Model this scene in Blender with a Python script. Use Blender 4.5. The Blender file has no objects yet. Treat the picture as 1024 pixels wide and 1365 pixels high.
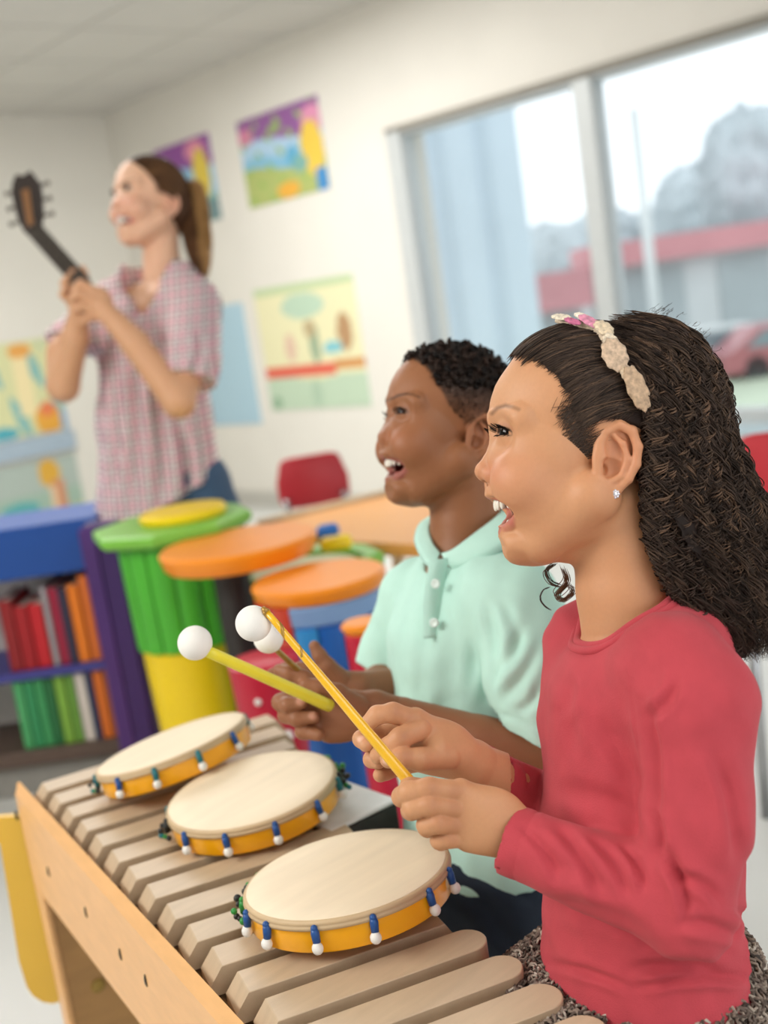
import bpy, math, random
import numpy as np
from math import sin, cos, pi, sqrt
rng = np.random.default_rng(7)
random.seed(7)
COL = bpy.context.scene.collection
F = 1610.0                      # focal length in pixels of the 1024x1365 frame
# ------------------------------------------------------------------ camera
_d1 = np.array([-1448, 70, -1610.]); _d1 /= np.linalg.norm(_d1)
_d2 = np.array([1818, 560, -1610.]); _d2 -= _d1*(_d2 @ _d1); _d2 /= np.linalg.norm(_d2)
_d3 = np.cross(_d2, _d1)
R = np.array([_d2, _d1, _d3]); CAM = np.array([0, 0, 1.15])
def g(px, py, d):                # a point of the room seen at this pixel, d metres deep, in view-aligned metres
    return np.array([(px-512)/F*d, -(py-682.5)/F*d, -d])
def W(p):                        # view-aligned metres -> room metres
    return np.asarray(p) @ R.T + CAM
def P(px, py, d): return W(g(px, py, d))
def proj(w):
    c = (np.asarray(w)-CAM) @ R
    return np.stack([512-F*c[..., 0]/c[..., 2], 682.5+F*c[..., 1]/c[..., 2]], -1)
def hit(px, py, ax, val):
    r = R @ np.array([(px-512)/F, -(py-682.5)/F, -1.]); t = (val-CAM[ax])/r[ax]
    return CAM + r*t
def lin(h):
    h = h.lstrip('#'); c = [int(h[i:i+2], 16)/255 for i in (0, 2, 4)]
    return tuple(x/12.92 if x <= .04045 else ((x+.055)/1.055)**2.4 for x in c)
cam = bpy.data.cameras.new('camera'); camo = bpy.data.objects.new('camera', cam); COL.objects.link(camo)
from mathutils import Matrix, Vector
M = Matrix.Identity(4)
for i in range(3):
    for j in range(3): M[i][j] = R[i][j]
    M[i][3] = CAM[i]
camo.matrix_world = M
cam.sensor_fit = 'VERTICAL'; cam.sensor_height = 36; cam.sensor_width = 27; cam.lens = F/1365*36
cam.clip_start = .05; cam.clip_end = 300
cam.dof.use_dof = True; cam.dof.focus_distance = 1.04; cam.dof.aperture_fstop = 3.6
sc = bpy.context.scene; sc.camera = camo
vs = sc.view_settings; vs.view_transform = 'Standard'; vs.look = 'None'; vs.gamma = 1; vs.use_curve_mapping = False
vs.exposure = 0.56
# ------------------------------------------------------------------ materials
def mat(name, color=(.8,.8,.8), rough=.5, var=.06, scale=40, bump=0, bscale=200, metal=0, vcol=False, sss=0, spec=.5,
        stretch=None, emit=None, alpha=None, sheen=0, coat=0):
    m = bpy.data.materials.new(name); m.use_nodes = True
    nt = m.node_tree; N = nt.nodes; L = nt.links; b = N['Principled BSDF']
    if isinstance(color, str): color = lin(color)
    b.inputs['Roughness'].default_value = rough; b.inputs['Metallic'].default_value = metal
    b.inputs['Specular IOR Level'].default_value = spec
    tc = N.new('ShaderNodeTexCoord'); mp = N.new('ShaderNodeMapping'); L.new(tc.outputs['Object'], mp.inputs[0])
    if stretch: mp.inputs['Scale'].default_value = stretch
    nz = N.new('ShaderNodeTexNoise'); nz.inputs['Scale'].default_value = scale; nz.inputs['Detail'].default_value = 5
    L.new(mp.outputs[0], nz.inputs['Vector'])
    mr = N.new('ShaderNodeMapRange'); mr.inputs['From Min'].default_value = .3; mr.inputs['From Max'].default_value = .7
    mr.inputs['To Min'].default_value = 1-var; mr.inputs['To Max'].default_value = 1+var
    L.new(nz.outputs['Fac'], mr.inputs['Value'])
    mul = N.new('ShaderNodeVectorMath'); mul.operation = 'SCALE'
    if vcol:
        at = N.new('ShaderNodeAttribute'); at.attribute_name = 'Col'; L.new(at.outputs['Color'], mul.inputs[0])
    else: mul.inputs[0].default_value = color
    L.new(mr.outputs[0], mul.inputs['Scale']); L.new(mul.outputs[0], b.inputs['Base Color'])
    if bump:
        n2 = N.new('ShaderNodeTexNoise'); n2.inputs['Scale'].default_value = bscale; n2.inputs['Detail'].default_value = 3
        L.new(mp.outputs[0], n2.inputs['Vector'])
        bp = N.new('ShaderNodeBump'); bp.inputs['Strength'].default_value = bump; bp.inputs['Distance'].default_value = .002
        L.new(n2.outputs['Fac'], bp.inputs['Height']); L.new(bp.outputs[0], b.inputs['Normal'])
    if sss:
        b.inputs['Subsurface Weight'].default_value = sss; b.inputs['Subsurface Scale'].default_value = .006
        b.inputs['Subsurface Radius'].default_value = (1, .35, .2)
    if sheen: b.inputs['Sheen Weight'].default_value = sheen
    if coat: b.inputs['Coat Weight'].default_value = coat; b.inputs['Coat Roughness'].default_value = .15
    return m
# ------------------------------------------------------------------ mesh building
class MB:
    def __init__(s): s.v = []; s.f = []; s.c = []; s.m = []; s.n = 0
    def add(s, v, f, c=None, mi=0):
        v = np.asarray(v, float); f = [list(map(int, x)) for x in f] if not isinstance(f, np.ndarray) else f
        s.v.append(v)
        if isinstance(f, np.ndarray): s.f.append((f + s.n, mi))
        else: s.f.append(([[i + s.n for i in x] for x in f], mi))
        if c is None: c = (.5, .5, .5)
        c = np.asarray(c, float)
        s.c.append(np.broadcast_to(c, (len(v), 3)) if c.ndim == 1 else c)
        s.n += len(v)
        return s
    def box(s, lo, hi, c=None, mi=0, frame=None, bev=0.0):
        lo = np.array(lo, float); hi = np.array(hi, float)
        if bev > 0:
            bev = min(bev, *(.49*abs(hi-lo)))
            vs_ = []
            for sx in (0, 1):
                for sy in (0, 1):
                    for sz in (0, 1):
                        cr = np.where([sx, sy, sz], hi, lo); d = np.where([sx, sy, sz], -1, 1)*bev
                        for a in range(3):
                            q = cr + d; q[a] = cr[a]; vs_.append(q)
            vs_ = np.array(vs_)
            def I(x, y, z, a): return (x*4+y*2+z)*3 + a
            fs = []
            fs += [[I(0,0,0,0), I(0,0,1,0), I(0,1,1,0), I(0,1,0,0)], [I(1,0,0,0), I(1,1,0,0), I(1,1,1,0), I(1,0,1,0)]]
            fs += [[I(0,0,0,1), I(1,0,0,1), I(1,0,1,1), I(0,0,1,1)], [I(0,1,0,1), I(0,1,1,1), I(1,1,1,1), I(1,1,0,1)]]
            fs += [[I(0,0,0,2), I(0,1,0,2), I(1,1,0,2), I(1,0,0,2)], [I(0,0,1,2), I(1,0,1,2), I(1,1,1,2), I(0,1,1,2)]]
            for y in (0, 1):
                for z in (0, 1): fs.append([I(0,y,z,1), I(1,y,z,1), I(1,y,z,2), I(0,y,z,2)])
            for x in (0, 1):
                for z in (0, 1): fs.append([I(x,0,z,0), I(x,1,z,0), I(x,1,z,2), I(x,0,z,2)])
            for x in (0, 1):
                for y in (0, 1): fs.append([I(x,y,0,0), I(x,y,1,0), I(x,y,1,1), I(x,y,0,1)])
            for x in (0, 1):
                for y in (0, 1):
                    for z in (0, 1): fs.append([I(x,y,z,0), I(x,y,z,1), I(x,y,z,2)])
            ctr = (lo+hi)/2; out = []
            for f in fs:
                p = vs_[f]; n = np.cross(p[1]-p[0], p[2]-p[0])
                out.append(f if n @ (p.mean(0)-ctr) > 0 else f[::-1])
            v = vs_; fs = out
        else:
            v = np.array([[x, y, z] for x in (lo[0], hi[0]) for y in (lo[1], hi[1]) for z in (lo[2], hi[2])])
            fs = [[0,1,3,2], [4,6,7,5], [0,4,5,1], [2,3,7,6], [0,2,6,4], [1,5,7,3]]
        if frame is not None: v = frame[0] + v @ np.array(frame[1])
        return s.add(v, fs, c, mi)
    def tube(s, pts, r, seg=8, c=None, mi=0, caps=True):
        pts = np.asarray(pts, float); n = len(pts); r = np.broadcast_to(np.asarray(r, float), (n,))
        t = np.gradient(pts, axis=0); t /= np.linalg.norm(t, axis=1)[:, None]+1e-12
        a = np.array([0, 0, 1.]) if abs(t[0][2]) < .9 else np.array([1., 0, 0])
        u = np.cross(t[0], a); u /= np.linalg.norm(u); U = []
        for i in range(n):
            u = u - t[i]*(u @ t[i]); u /= np.linalg.norm(u); U.append(u)
        U = np.array(U); V = np.cross(t, U); an = np.arange(seg)*2*pi/seg
        v = pts[:, None] + r[:, None, None]*(U[:, None]*np.cos(an)[None, :, None] + V[:, None]*np.sin(an)[None, :, None])
        f = [[i*seg+j, i*seg+(j+1) % seg, (i+1)*seg+(j+1) % seg, (i+1)*seg+j] for i in range(n-1) for j in range(seg)]
        if caps: f += [list(range(seg))[::-1], list(range((n-1)*seg, n*seg))]
        return s.add(v.reshape(-1, 3), f, c, mi)
    def lathe(s, prof, seg=48, o=(0,0,0), ax=None, c=None, mi=0):     # prof: (radius, height) pairs
        n = len(prof); an = np.arange(seg)*2*pi/seg; o = np.asarray(o, float)
        ax = np.array(ax if ax is not None else (0,0,1), float); ax /= np.linalg.norm(ax)
        a = np.array([1., 0, 0]) if abs(ax[0]) < .9 else np.array([0, 1., 0])
        u = np.cross(ax, a); u /= np.linalg.norm(u); w = np.cross(ax, u)
        v = np.array([[o + ax*z + r*(u*cos(t)+w*sin(t)) for t in an] for r, z in prof]).reshape(-1, 3)
        f = [[i*seg+j, i*seg+(j+1) % seg, (i+1)*seg+(j+1) % seg, (i+1)*seg+j] for i in range(n-1) for j in range(seg)]
        if prof[0][0] > 1e-6: f.append(list(range(seg))[::-1])
        if prof[-1][0] > 1e-6: f.append(list(range((n-1)*seg, n*seg)))
        return s.add(v, f, c, mi)
    def ball(s, o, r, c=None, mi=0, n=16, axes=None):
        r = np.broadcast_to(np.asarray(r, float), (3,)); seg = 2*n
        th = np.linspace(0, pi, n+1)[1:-1]; ph = np.arange(seg)*2*pi/seg
        v = np.array([[sin(t)*cos(p), sin(t)*sin(p), cos(t)] for t in th for p in ph]); v = np.vstack([v, [0,0,1], [0,0,-1]])
        v = v*r
        if axes is not None: v = v @ np.asarray(axes)
        k = len(th); f = [[i*seg+j, (i+1)*seg+j, (i+1)*seg+(j+1) % seg, i*seg+(j+1) % seg] for i in range(k-1) for j in range(seg)]
        f += [[k*seg, j, (j+1) % seg] for j in range(seg)] + [[k*seg+1, (k-1)*seg+(j+1) % seg, (k-1)*seg+j] for j in range(seg)]
        return s.add(np.asarray(o, float)+v, f, c, mi)
    def prism(s, poly, z0, z1, c=None, mi=0, frame=None):             # polygon in local x,y, from z0 to z1
        n = len(poly); a = [(x, y, z0) for x, y in poly] + [(x, y, z1) for x, y in poly]
        v = np.array(a, float)
        ar = sum(poly[i][0]*poly[(i+1) % n][1]-poly[(i+1) % n][0]*poly[i][1] for i in range(n))
        f = [list(range(n))[::-1], list(range(n, 2*n))] + [[i, (i+1) % n, n+(i+1) % n, n+i] for i in range(n)]
        if ar < 0: f = [x[::-1] for x in f]
        if frame is not None: v = frame[0] + v @ np.array(frame[1])
        return s.add(v, f, c, mi)
    def build(s, name, mats, parent=None, smooth=True, auto=None, loc=None):
        me = bpy.data.meshes.new(name); v = np.vstack(s.v)
        base = np.zeros(3)
        if parent is not None: base = np.array(parent['_w']) if '_w' in parent else np.zeros(3)
        elif loc is not None: base = np.array(loc, float)
        tot = []; ln = []; mi = []
        for f, m_ in s.f:
            if isinstance(f, np.ndarray):
                tot.append(f.reshape(-1)); ln.append(np.full(len(f), f.shape[1])); mi.append(np.full(len(f), m_))
            elif f:
                tot.append(np.concatenate([np.array(x) for x in f])); ln.append(np.array([len(x) for x in f])); mi.append(np.full(len(f), m_))
        tot = np.concatenate(tot).astype(np.int32); ln = np.concatenate(ln).astype(np.int32); mi = np.concatenate(mi).astype(np.int32)
        me.vertices.add(len(v)); me.vertices.foreach_set('co', (v-base).astype(np.float32).ravel())
        me.loops.add(len(tot)); me.loops.foreach_set('vertex_index', tot)
        me.polygons.add(len(ln)); st = np.concatenate([[0], np.cumsum(ln)[:-1]]).astype(np.int32)
        me.polygons.foreach_set('loop_start', st); me.polygons.foreach_set('loop_total', ln)
        me.polygons.foreach_set('material_index', mi)
        me.update(calc_edges=True); me.validate()
        me.polygons.foreach_set('use_smooth', np.full(len(me.polygons), bool(smooth)))
        ca = me.color_attributes.new('Col', 'FLOAT_COLOR', 'POINT'); c = np.vstack(s.c)
        ca.data.foreach_set('color', np.hstack([c, np.ones((len(c), 1))]).astype(np.float32).ravel())
        for m_ in (mats if isinstance(mats, (list, tuple)) else [mats]): me.materials.append(m_)
        o = bpy.data.objects.new(name, me); COL.objects.link(o)
        if parent is not None: o.parent = parent
        else: o.location = base
        o['_w'] = [float(x) for x in base]
        if smooth and auto: 
            try: me.set_sharp_from_angle(angle=math.radians(auto))
            except Exception: pass
        return o
def thing(name, label, cat, loc=(0,0,0), group=None):
    o = bpy.data.objects.new(name, None); COL.objects.link(o); o.location = [float(x) for x in loc]
    o.empty_display_size = .05
    o['_w'] = [float(x) for x in loc]; o['label'] = label; o['category'] = cat
    if group: o['group'] = group
    return o
def tag(o, label, cat, group=None):
    o['label'] = label; o['category'] = cat
    if group: o['group'] = group
    return o
def struct(o): o['kind'] = 'structure'; return o
def boxo(name, lo, hi, m, parent=None, bev=.004, frame=None, smooth=False):
    b = MB().box(lo, hi, frame=frame, bev=bev); ctr = np.vstack(b.v).mean(0)
    return b.build(name, m, parent, smooth=smooth, loc=None if parent else ctr)
def dup(root, loc, label=None, rot=None):
    r = root.copy(); COL.objects.link(r); r.location = loc
    if rot is not None: r.rotation_euler = rot
    if label: r['label'] = label
    for ch in list(root.children):
        c = ch.copy(); COL.objects.link(c); c.parent = r
        for g_ in ch.children:
            d = g_.copy(); COL.objects.link(d); d.parent = c
    return r
# ================================================================== the room
CX, CY, CZ = 4.27, 7.05, 2.55
m_wall = mat('wall_paint', '#dedad1', .85, .02, 3, bump=.1, bscale=300)
m_ceil = mat('ceiling_paint', '#c9c6c0', .9, .03, 2)
m_floor = mat('vinyl_floor', '#d5d6d2', .35, .05, 2.2)
m_frame = mat('window_aluminium', '#c3c7c7', .45, .03, 30, metal=.2)
m_trim = mat('base_trim', '#b9b6ae', .6)
WT, WB, WY0, WY1 = 1.915, .47, 4.42, -2.6          # window: top, bottom, far side, near side
b = MB()
b.box((CX, -4, 0), (CX+.2, WY1, CZ)); b.box((CX, WY0, 0), (CX+.2, CY+.2, CZ))
b.box((CX, WY1, 0), (CX+.2, WY0, WB)); b.box((CX, WY1, WT), (CX+.2, WY0, CZ))
struct(b.build('wall_right', m_wall, smooth=False))
struct(boxo('wall_left', (-3.5, CY, 0), (CX, CY+.2, CZ), m_wall, bev=0))
struct(boxo('wall_back', (-3.7, -4, 0), (-3.5, CY+.2, CZ), m_wall, bev=0))
struct(boxo('floor', (-3.5, -4, -.1), (CX+.2, CY+.2, 0), m_floor, bev=0))
struct(boxo('baseboard_right', (CX-.015, WY1, 0), (CX, CY, .1), m_trim))
struct(boxo('baseboard_left', (-3.5, CY-.015, 0), (CX-.015, CY, .1), m_trim))
# ceiling with faint tile joints
b = MB(); b.box((-3.5, -4, CZ), (CX+.2, CY+.2, CZ+.1), mi=0)
struct(b.build('ceiling', m_ceil, smooth=False))
b = MB()
for k in range(12): b.box((-3.5, .9+k*.6, CZ-.004), (CX, .915+k*.6, CZ))
for k in range(7): b.box((.05+k*.6, .5, CZ-.004), (.065+k*.6, CY, CZ))
struct(b.build('trim_1', mat('ceiling_joint', '#c1beb8', .9), smooth=False))
# window: frame, posts, panes
wroot = bpy.data.objects.new('window_1', None); COL.objects.link(wroot); wroot['kind'] = 'structure'; wroot['_w'] = [0,0,0]
b = MB()
b.box((CX+.0, WY1, WT-.012), (CX+.08, WY0+.03, WT+.012), bev=.004); b.box((CX-.015, WY1, WB-.03), (CX+.08, WY0+.03, WB+.03), bev=.004)
b.box((CX-.02, WY0-.05, WB), (CX+.08, WY0+.05, WT+.02), bev=.004)
b.build('window_frame', m_frame, wroot, smooth=False)
MB().box((CX-.02, WY1, WT+.005), (CX+.02, WY0+.05, WT+.035), bev=.004).build('head_shade_strip', mat('head_shade_strip', '#8f8a80', .6), wroot, smooth=False)  # dark strip colour stands for the shadow along the window head
m_glass = bpy.data.materials.new('window_glass'); m_glass.use_nodes = True
nt = m_glass.node_tree; nt.nodes.clear()
out = nt.nodes.new('ShaderNodeOutputMaterial'); mx = nt.nodes.new('ShaderNodeMixShader'); tr = nt.nodes.new('ShaderNodeBsdfTransparent')
gl = nt.nodes.new('ShaderNodeBsdfGlossy'); gl.inputs['Roughness'].default_value = .08; tr.inputs[0].default_value = (.93,.96,.97,1)
fr = nt.nodes.new('ShaderNodeFresnel'); fr.inputs[0].default_value = 1.35
nt.links.new(fr.outputs[0], mx.inputs[0]); nt.links.new(tr.outputs[0], mx.inputs[1]); nt.links.new(gl.outputs[0], mx.inputs[2]); nt.links.new(mx.outputs[0], out.inputs[0])
ys = [WY0-.05, 3.255, 1.6, -.1, WY1]
for k in range(4):
    boxo('glass_pane', (CX+.03, ys[k+1], WB+.02), (CX+.036, ys[k], WT-.01), m_glass, wroot, bev=0)
    if k < 3:
        b = MB(); b.box((CX-.02, ys[k+1]-.05, WB), (CX+.08, ys[k+1]+.05, WT), bev=.006); b.build('window_post', m_frame, wroot, smooth=False)
boxo('window_sill', (CX-.1, WY1, WB-.06), (CX+.02, WY0+.08, WB-.025), mat('sill', '#b7ccd6', .4), wroot)

# ---- posters: printed sheets, coloured point by point
def panel(name, o, eu, ev, th, fn, n=56, m=None, parent=None):       # o: lower left corner; fn(u,v)->srgb 0..1 arrays
    eu = np.array(eu, float); ev = np.array(ev, float); nn = np.cross(eu, ev); nn /= np.linalg.norm(nn)
    U, V = np.meshgrid(np.linspace(0, 1, n), np.linspace(0, 1, n), indexing='ij')
    p = np.array(o) + U[..., None]*eu + V[..., None]*ev + nn*th; c = fn(U, V)
    c = np.where(c <= .04045, c/12.92, ((c+.055)/1.055)**2.4)
    idx = np.arange(n*n).reshape(n, n)
    q = np.stack([idx[:-1, :-1], idx[1:, :-1], idx[1:, 1:], idx[:-1, 1:]], -1).reshape(-1, 4)
    b = MB(); b.add(p.reshape(-1, 3), q, c.reshape(-1, 3))
    e = np.array(o); bk = np.array([e, e+eu, e+eu+ev, e+ev, e+nn*th, e+eu+nn*th, e+eu+ev+nn*th, e+ev+nn*th])
    b.add(bk, [[3,2,1,0], [0,1,5,4], [1,2,6,5], [2,3,7,6], [3,0,4,7]], (.8,.8,.78))
    return b.build(name, m or m_print, parent, smooth=False, loc=None if parent else bk.mean(0))
m_print = mat('printed_paper', vcol=True, rough=.6, var=.03)
def hexc(h): h = h.lstrip('#'); return np.array([int(h[i:i+2], 16)/255 for i in (0, 2, 4)])
def paint(base, *ops):
    def fn(U, V):
        c = np.broadcast_to(hexc(base), U.shape+(3,)).copy()
        for k, *a in ops:
            if k == 'e': col, cu, cv, ru, rv = a; mk = ((U-cu)/ru)**2+((V-cv)/rv)**2 < 1
            elif k == 'r': col, u0, u1, v0, v1 = a; mk = (U >= u0) & (U <= u1) & (V >= v0) & (V <= v1)
            elif k == 's': col, v0, amp, fr_, ph = a; mk = V < v0 + amp*np.sin(U*fr_+ph)
            elif k == 'n':
                col, amt, sx, sy, ph = a; w = np.sin(U*sx+ph)*np.sin(V*sy+ph*1.7)+.5*np.sin(U*sx*2.3+V*sy*1.9+ph*3); mk = w > amt
            c[mk] = hexc(col)
        return c
    return fn
purple = [('s', '#a9c6dc', .68, .05, 5, .5), ('e', '#d98fb0', .9, .78, .13, .15), ('e', '#cf7f9f', .08, .8, .1, .1), ('s', '#7fb4cf', .52, .04, 9, 0),
          ('s', '#a8b36a', .38, .05, 6, 1), ('n', '#8fae5b', .8, 22, 19, .4), ('e', '#e3c04a', .86, .48, .13, .3), ('e', '#e0a73e', .52, .1, .14, .09),
          ('e', '#5aa3c6', .62, .45, .07, .13), ('r', '#3f86bf', .86, .99, .0, .24), ('e', '#8fa960', .45, .8, .08, .05), ('e', '#79a8a0', .7, .35, .09, .1)]
def on_right(y0, y1, z0, z1, fn, label, group=None):
    o = panel('poster', (CX-.001, y0, z0), (0, y1-y0, 0), (0, 0, z1-z0), .006, fn)
    return tag(o, label, 'poster', group)
on_right(5.66, 4.94, 1.745, 2.22, paint('#8e5a96', *purple), 'purple-topped childrens painting poster nearest the window, full rectangle above the green one')
on_right(6.55, 5.94, 1.735, 2.225, paint('#8e4f98', ('s', '#8fbdd8', .68, .05, 5, .5), ('e', '#e08fa8', .72, .85, .17, .12), ('e', '#dcc24d', .78, .55, .14, .32), ('s', '#7aa7a2', .3, .05, 6, 1), ('r', '#6e8a8c', .75, 1, 0, .25)),
         'purple-topped painting poster half hidden behind the womans ponytail')
fig = [('r', '#e2ddb4', 0, 1, .25, .93), ('r', '#b9cba0', 0, 1, .93, 1), ('e', '#b5cdb6', .48, .82, .22, .1), ('r', '#d8604c', .0, .72, .27, .36), ('r', '#c98b4e', .72, 1, .3, .38),
       ('s', '#b9cdb4', .25, .02, 9, 0), ('e', '#b08a63', .85, .58, .07, .15), ('e', '#8fa68b', .55, .52, .05, .16), ('e', '#b5a27c', .52, .63, .06, .07), ('e', '#d9b9a3', .3, .5, .05, .12), ('e', '#7fc0c9', .72, .47, .09, .05),
       ('e', '#8aa98c', .07, .06, .05, .06), ('e', '#a9c0a8', .5, .12, .05, .12)]
on_right(5.76, 4.87, .59, 1.295, paint('#dcd9ab', *fig), 'pale yellow poster of figures with a red band across and green top edge')
on_right(6.4, 5.88, .515, 1.24, paint('#a9c7d6'), 'plain light blue paper sheet on the wall right beside the womans shirt')
tag(panel('poster', (2.95, CY+.0, .63), (.66, 0, 0), (0, 0, .58), .006, paint('#d3d3a2', ('n', '#7fb3b0', .55, 14, 6, .2), ('r', '#e8d9ae', .12, .28, .12, .85), ('r', '#e9d9a8', .55, .72, .2, .9), ('e', '#e0a23a', .82, .14, .14, .17), ('e', '#dd7a4d', .82, .25, .08, .08), ('e', '#e0a050', .65, .9, .12, .08), ('e', '#4fa7b5', .35, .06, .15, .07), ('r', '#7fa6c4', .93, 1, .0, .2))),
    'upper yellow and teal childrens poster on the wall left of the woman', 'poster')
tag(panel('poster', (2.9, CY+.0, .02), (.72, 0, 0), (0, 0, .45), .006, paint('#9db6a6', ('r', '#a9b6ae', 0, 1, .55, 1), ('e', '#d7a53a', .72, .8, .1, .2), ('s', '#cfc774', .25, .04, 8, 0), ('e', '#5aa7a9', .4, .38, .18, .1), ('r', '#c98d6a', .72, .84, 0, .68), ('r', '#e3c4a0', .7, .76, 0, .6))),
    'lower green and yellow childrens poster under the grey blue ledge', 'poster')
tag(boxo('wall_ledge', (2.8, CY-.05, .5), (3.62, CY, .62), mat('ledge_blue', '#9fb0bf', .5)), 'grey blue ledge on the far wall between two childrens posters', 'ledge')

# ================================================================== outside
m_grass = mat('lawn', '#b2bda6', .9, .2, .4); m_asph = mat('asphalt', '#c0c4c3', .9, .08, .5)  # lawn and asphalt lightened, outdoor haze and overexposure put into the colours
G0 = -2.3
def prop(name, label, cat, parts, loc):
    t = thing(name, label, cat, loc)
    for n_, lo, hi, m in parts: boxo(n_, lo, hi, m, t, bev=.03)
    return t
b = MB(); b.box((CX+1, -60, G0-.2), (110, 110, G0)); o = b.build('ground', m_asph, smooth=False); struct(o)
b = MB(); b.box((22, -30, G0), (30, 60, G0+.05)); o = b.build('lawn', m_grass, smooth=False); o['kind'] = 'stuff'; tag(o, 'green lawn strip outside the window in front of parked cars', 'lawn')
m_bluegrey = mat('pale_cladding', '#c3d1db', .7, .05, .3); m_bg2 = mat('pale_cladding_band', '#b5c4cf', .7, .05, .3)  # cladding lightened so its colour holds the hazy light
# grey blue tower on the left of the window
def px_on(px, d, z): p = P(px, 400, d); return np.array([p[0], p[1], z])
a = px_on(455, 34, G0); c_ = px_on(718, 34, G0)
t = thing('tower_building', 'pale grey blue tower seen through the left window pane', 'building', a)
dx = c_-a; L_ = np.linalg.norm(dx); ex = dx/L_; ey = np.array([-ex[1], ex[0], 0]); ey = ey if ey @ a > 0 else -ey
fr_ = (a, [ex, ey, [0,0,1]])
MB().box((0,0,0), (L_, 5, 16), frame=fr_).build('wall', m_bluegrey, t, smooth=False)
for k in range(4):
    MB().box((.6+k*1.25,-.12,0), (.8+k*1.25,0,16), frame=fr_).build('pilaster', m_bg2, t, smooth=False)
# red roofed shop
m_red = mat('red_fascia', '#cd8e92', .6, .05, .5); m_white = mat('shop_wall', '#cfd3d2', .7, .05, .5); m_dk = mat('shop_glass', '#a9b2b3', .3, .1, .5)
def shop(name, label, x0, x1, d, ztop, zfas, zbase, cols):
    a = px_on(x0, d, zbase); c_ = px_on(x1, d, zbase); dx = c_-a; L_ = np.linalg.norm(dx); ex = dx/L_; ey = np.array([-ex[1], ex[0], 0]); ey = ey if ey @ a > 0 else -ey
    t = thing(name, label, 'building', a); fr_ = (a, [ex, ey, [0,0,1]])
    MB().box((.0,.3,0), (L_,4,zfas-zbase), frame=fr_).build('wall', m_white, t, smooth=False)
    MB().box((-.3,-.5,zfas-zbase), (L_+.3,4.2,ztop-zbase), frame=fr_).build('fascia', m_red, t, smooth=False)
    for u0, u1 in cols: MB().box((L_*u0,.2,.3), (L_*u1,.32,zfas-zbase-.25), frame=fr_).build('window', m_dk, t, smooth=False)
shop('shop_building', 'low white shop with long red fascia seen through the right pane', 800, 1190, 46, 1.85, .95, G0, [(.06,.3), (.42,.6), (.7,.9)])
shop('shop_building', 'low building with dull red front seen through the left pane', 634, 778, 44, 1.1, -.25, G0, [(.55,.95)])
# trees behind
m_tree = mat('hazed_foliage', '#bcc5c9', .9, .15, .6); m_trunk = mat('far_trunk', '#5d5750', .9)  # foliage greyed and paled, haze put into its colour
def blob_tree(px, d, ztop, w, label, s):
    c0 = px_on(px, d, G0); t = thing('tree', label, 'tree', c0, 'trees outside the window'); r_ = np.random.default_rng(s)
    b = MB(); b.tube([c0, c0+[0,0,2.5]], [.25,.18], 8); b.build('trunk', m_trunk, t)
    b = MB(); H = ztop-(G0+1.2)
    for k in range(6):
        q = r_.normal(size=3); q /= np.linalg.norm(q); q *= r_.uniform(.15, .55) if k else 0
        c_ = c0+[q[0]*w, q[1]*w, 1.4+H/2+q[2]*H/2*.8]; m_ = MB().ball((0,0,0), 1.0, n=22); v_ = m_.v[0]; ph = r_.uniform(0, 6.28, 6)
        dsp = 1+.07*np.sin(v_[:,0]*9+ph[0])*np.sin(v_[:,1]*8+ph[1])+.06*np.sin(v_[:,2]*13+v_[:,0]*7+ph[2])+.05*np.sin(v_[:,1]*21+v_[:,2]*17+ph[3])+.03*r_.normal(size=len(v_))
        b.add(c_+v_*dsp[:, None]*np.array([w*.62, w*.62, H*.36]), m_.f[0][0])
    o = b.build('crown', m_tree, t); 
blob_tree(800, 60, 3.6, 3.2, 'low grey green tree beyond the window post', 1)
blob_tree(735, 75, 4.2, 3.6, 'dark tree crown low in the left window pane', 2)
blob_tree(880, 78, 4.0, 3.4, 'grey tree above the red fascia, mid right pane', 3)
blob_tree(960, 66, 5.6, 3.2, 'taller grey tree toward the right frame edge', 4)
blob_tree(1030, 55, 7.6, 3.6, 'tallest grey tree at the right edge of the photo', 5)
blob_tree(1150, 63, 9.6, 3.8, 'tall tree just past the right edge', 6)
# cars
def car(px, d, col, label, L=4.2):
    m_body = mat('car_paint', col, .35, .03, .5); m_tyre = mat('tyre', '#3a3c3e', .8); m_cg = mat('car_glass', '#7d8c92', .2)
    c0 = px_on(px, d, G0); ex = np.array([R[0][0], R[1][0], 0]); ex /= np.linalg.norm(ex); ey = np.array([-ex[1], ex[0], 0])
    t = thing('car', label, 'car', c0, 'cars parked outside'); fr_ = (c0, [ex, [0,0,1], -ey])
    prof = [(-.5,.25), (.5,.25), (.5,.62), (.3,.75), (.15,1.3), (-.28,1.32), (-.42,.85), (-.5,.75)]
    MB().prism([(x*L, y) for x, y in prof], -.85, .85, frame=fr_).build('body', m_body, t, smooth=False)
    MB().prism([(x*L, y) for x, y in [(.25,.8), (.13,1.22), (-.25,1.24), (-.36,.85)]], -.87, .87, frame=fr_).build('side_window', m_cg, t, smooth=False)
    for sx in (-.3, .3):
        for sy in (-.85, .7): MB().lathe([(.1,0), (.32,0), (.32,.18), (.1,.18)], 20, o=c0+ex*sx*L+ey*sy+np.array([0,0,.32]), ax=ey).build('wheel', m_tyre, t, smooth=False)
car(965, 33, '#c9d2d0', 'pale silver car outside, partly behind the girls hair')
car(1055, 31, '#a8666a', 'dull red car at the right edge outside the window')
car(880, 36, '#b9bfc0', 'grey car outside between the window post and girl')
t = thing('lamp_post', 'thin white post outside the right window pane', 'post', px_on(872, 24, G0))
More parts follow.
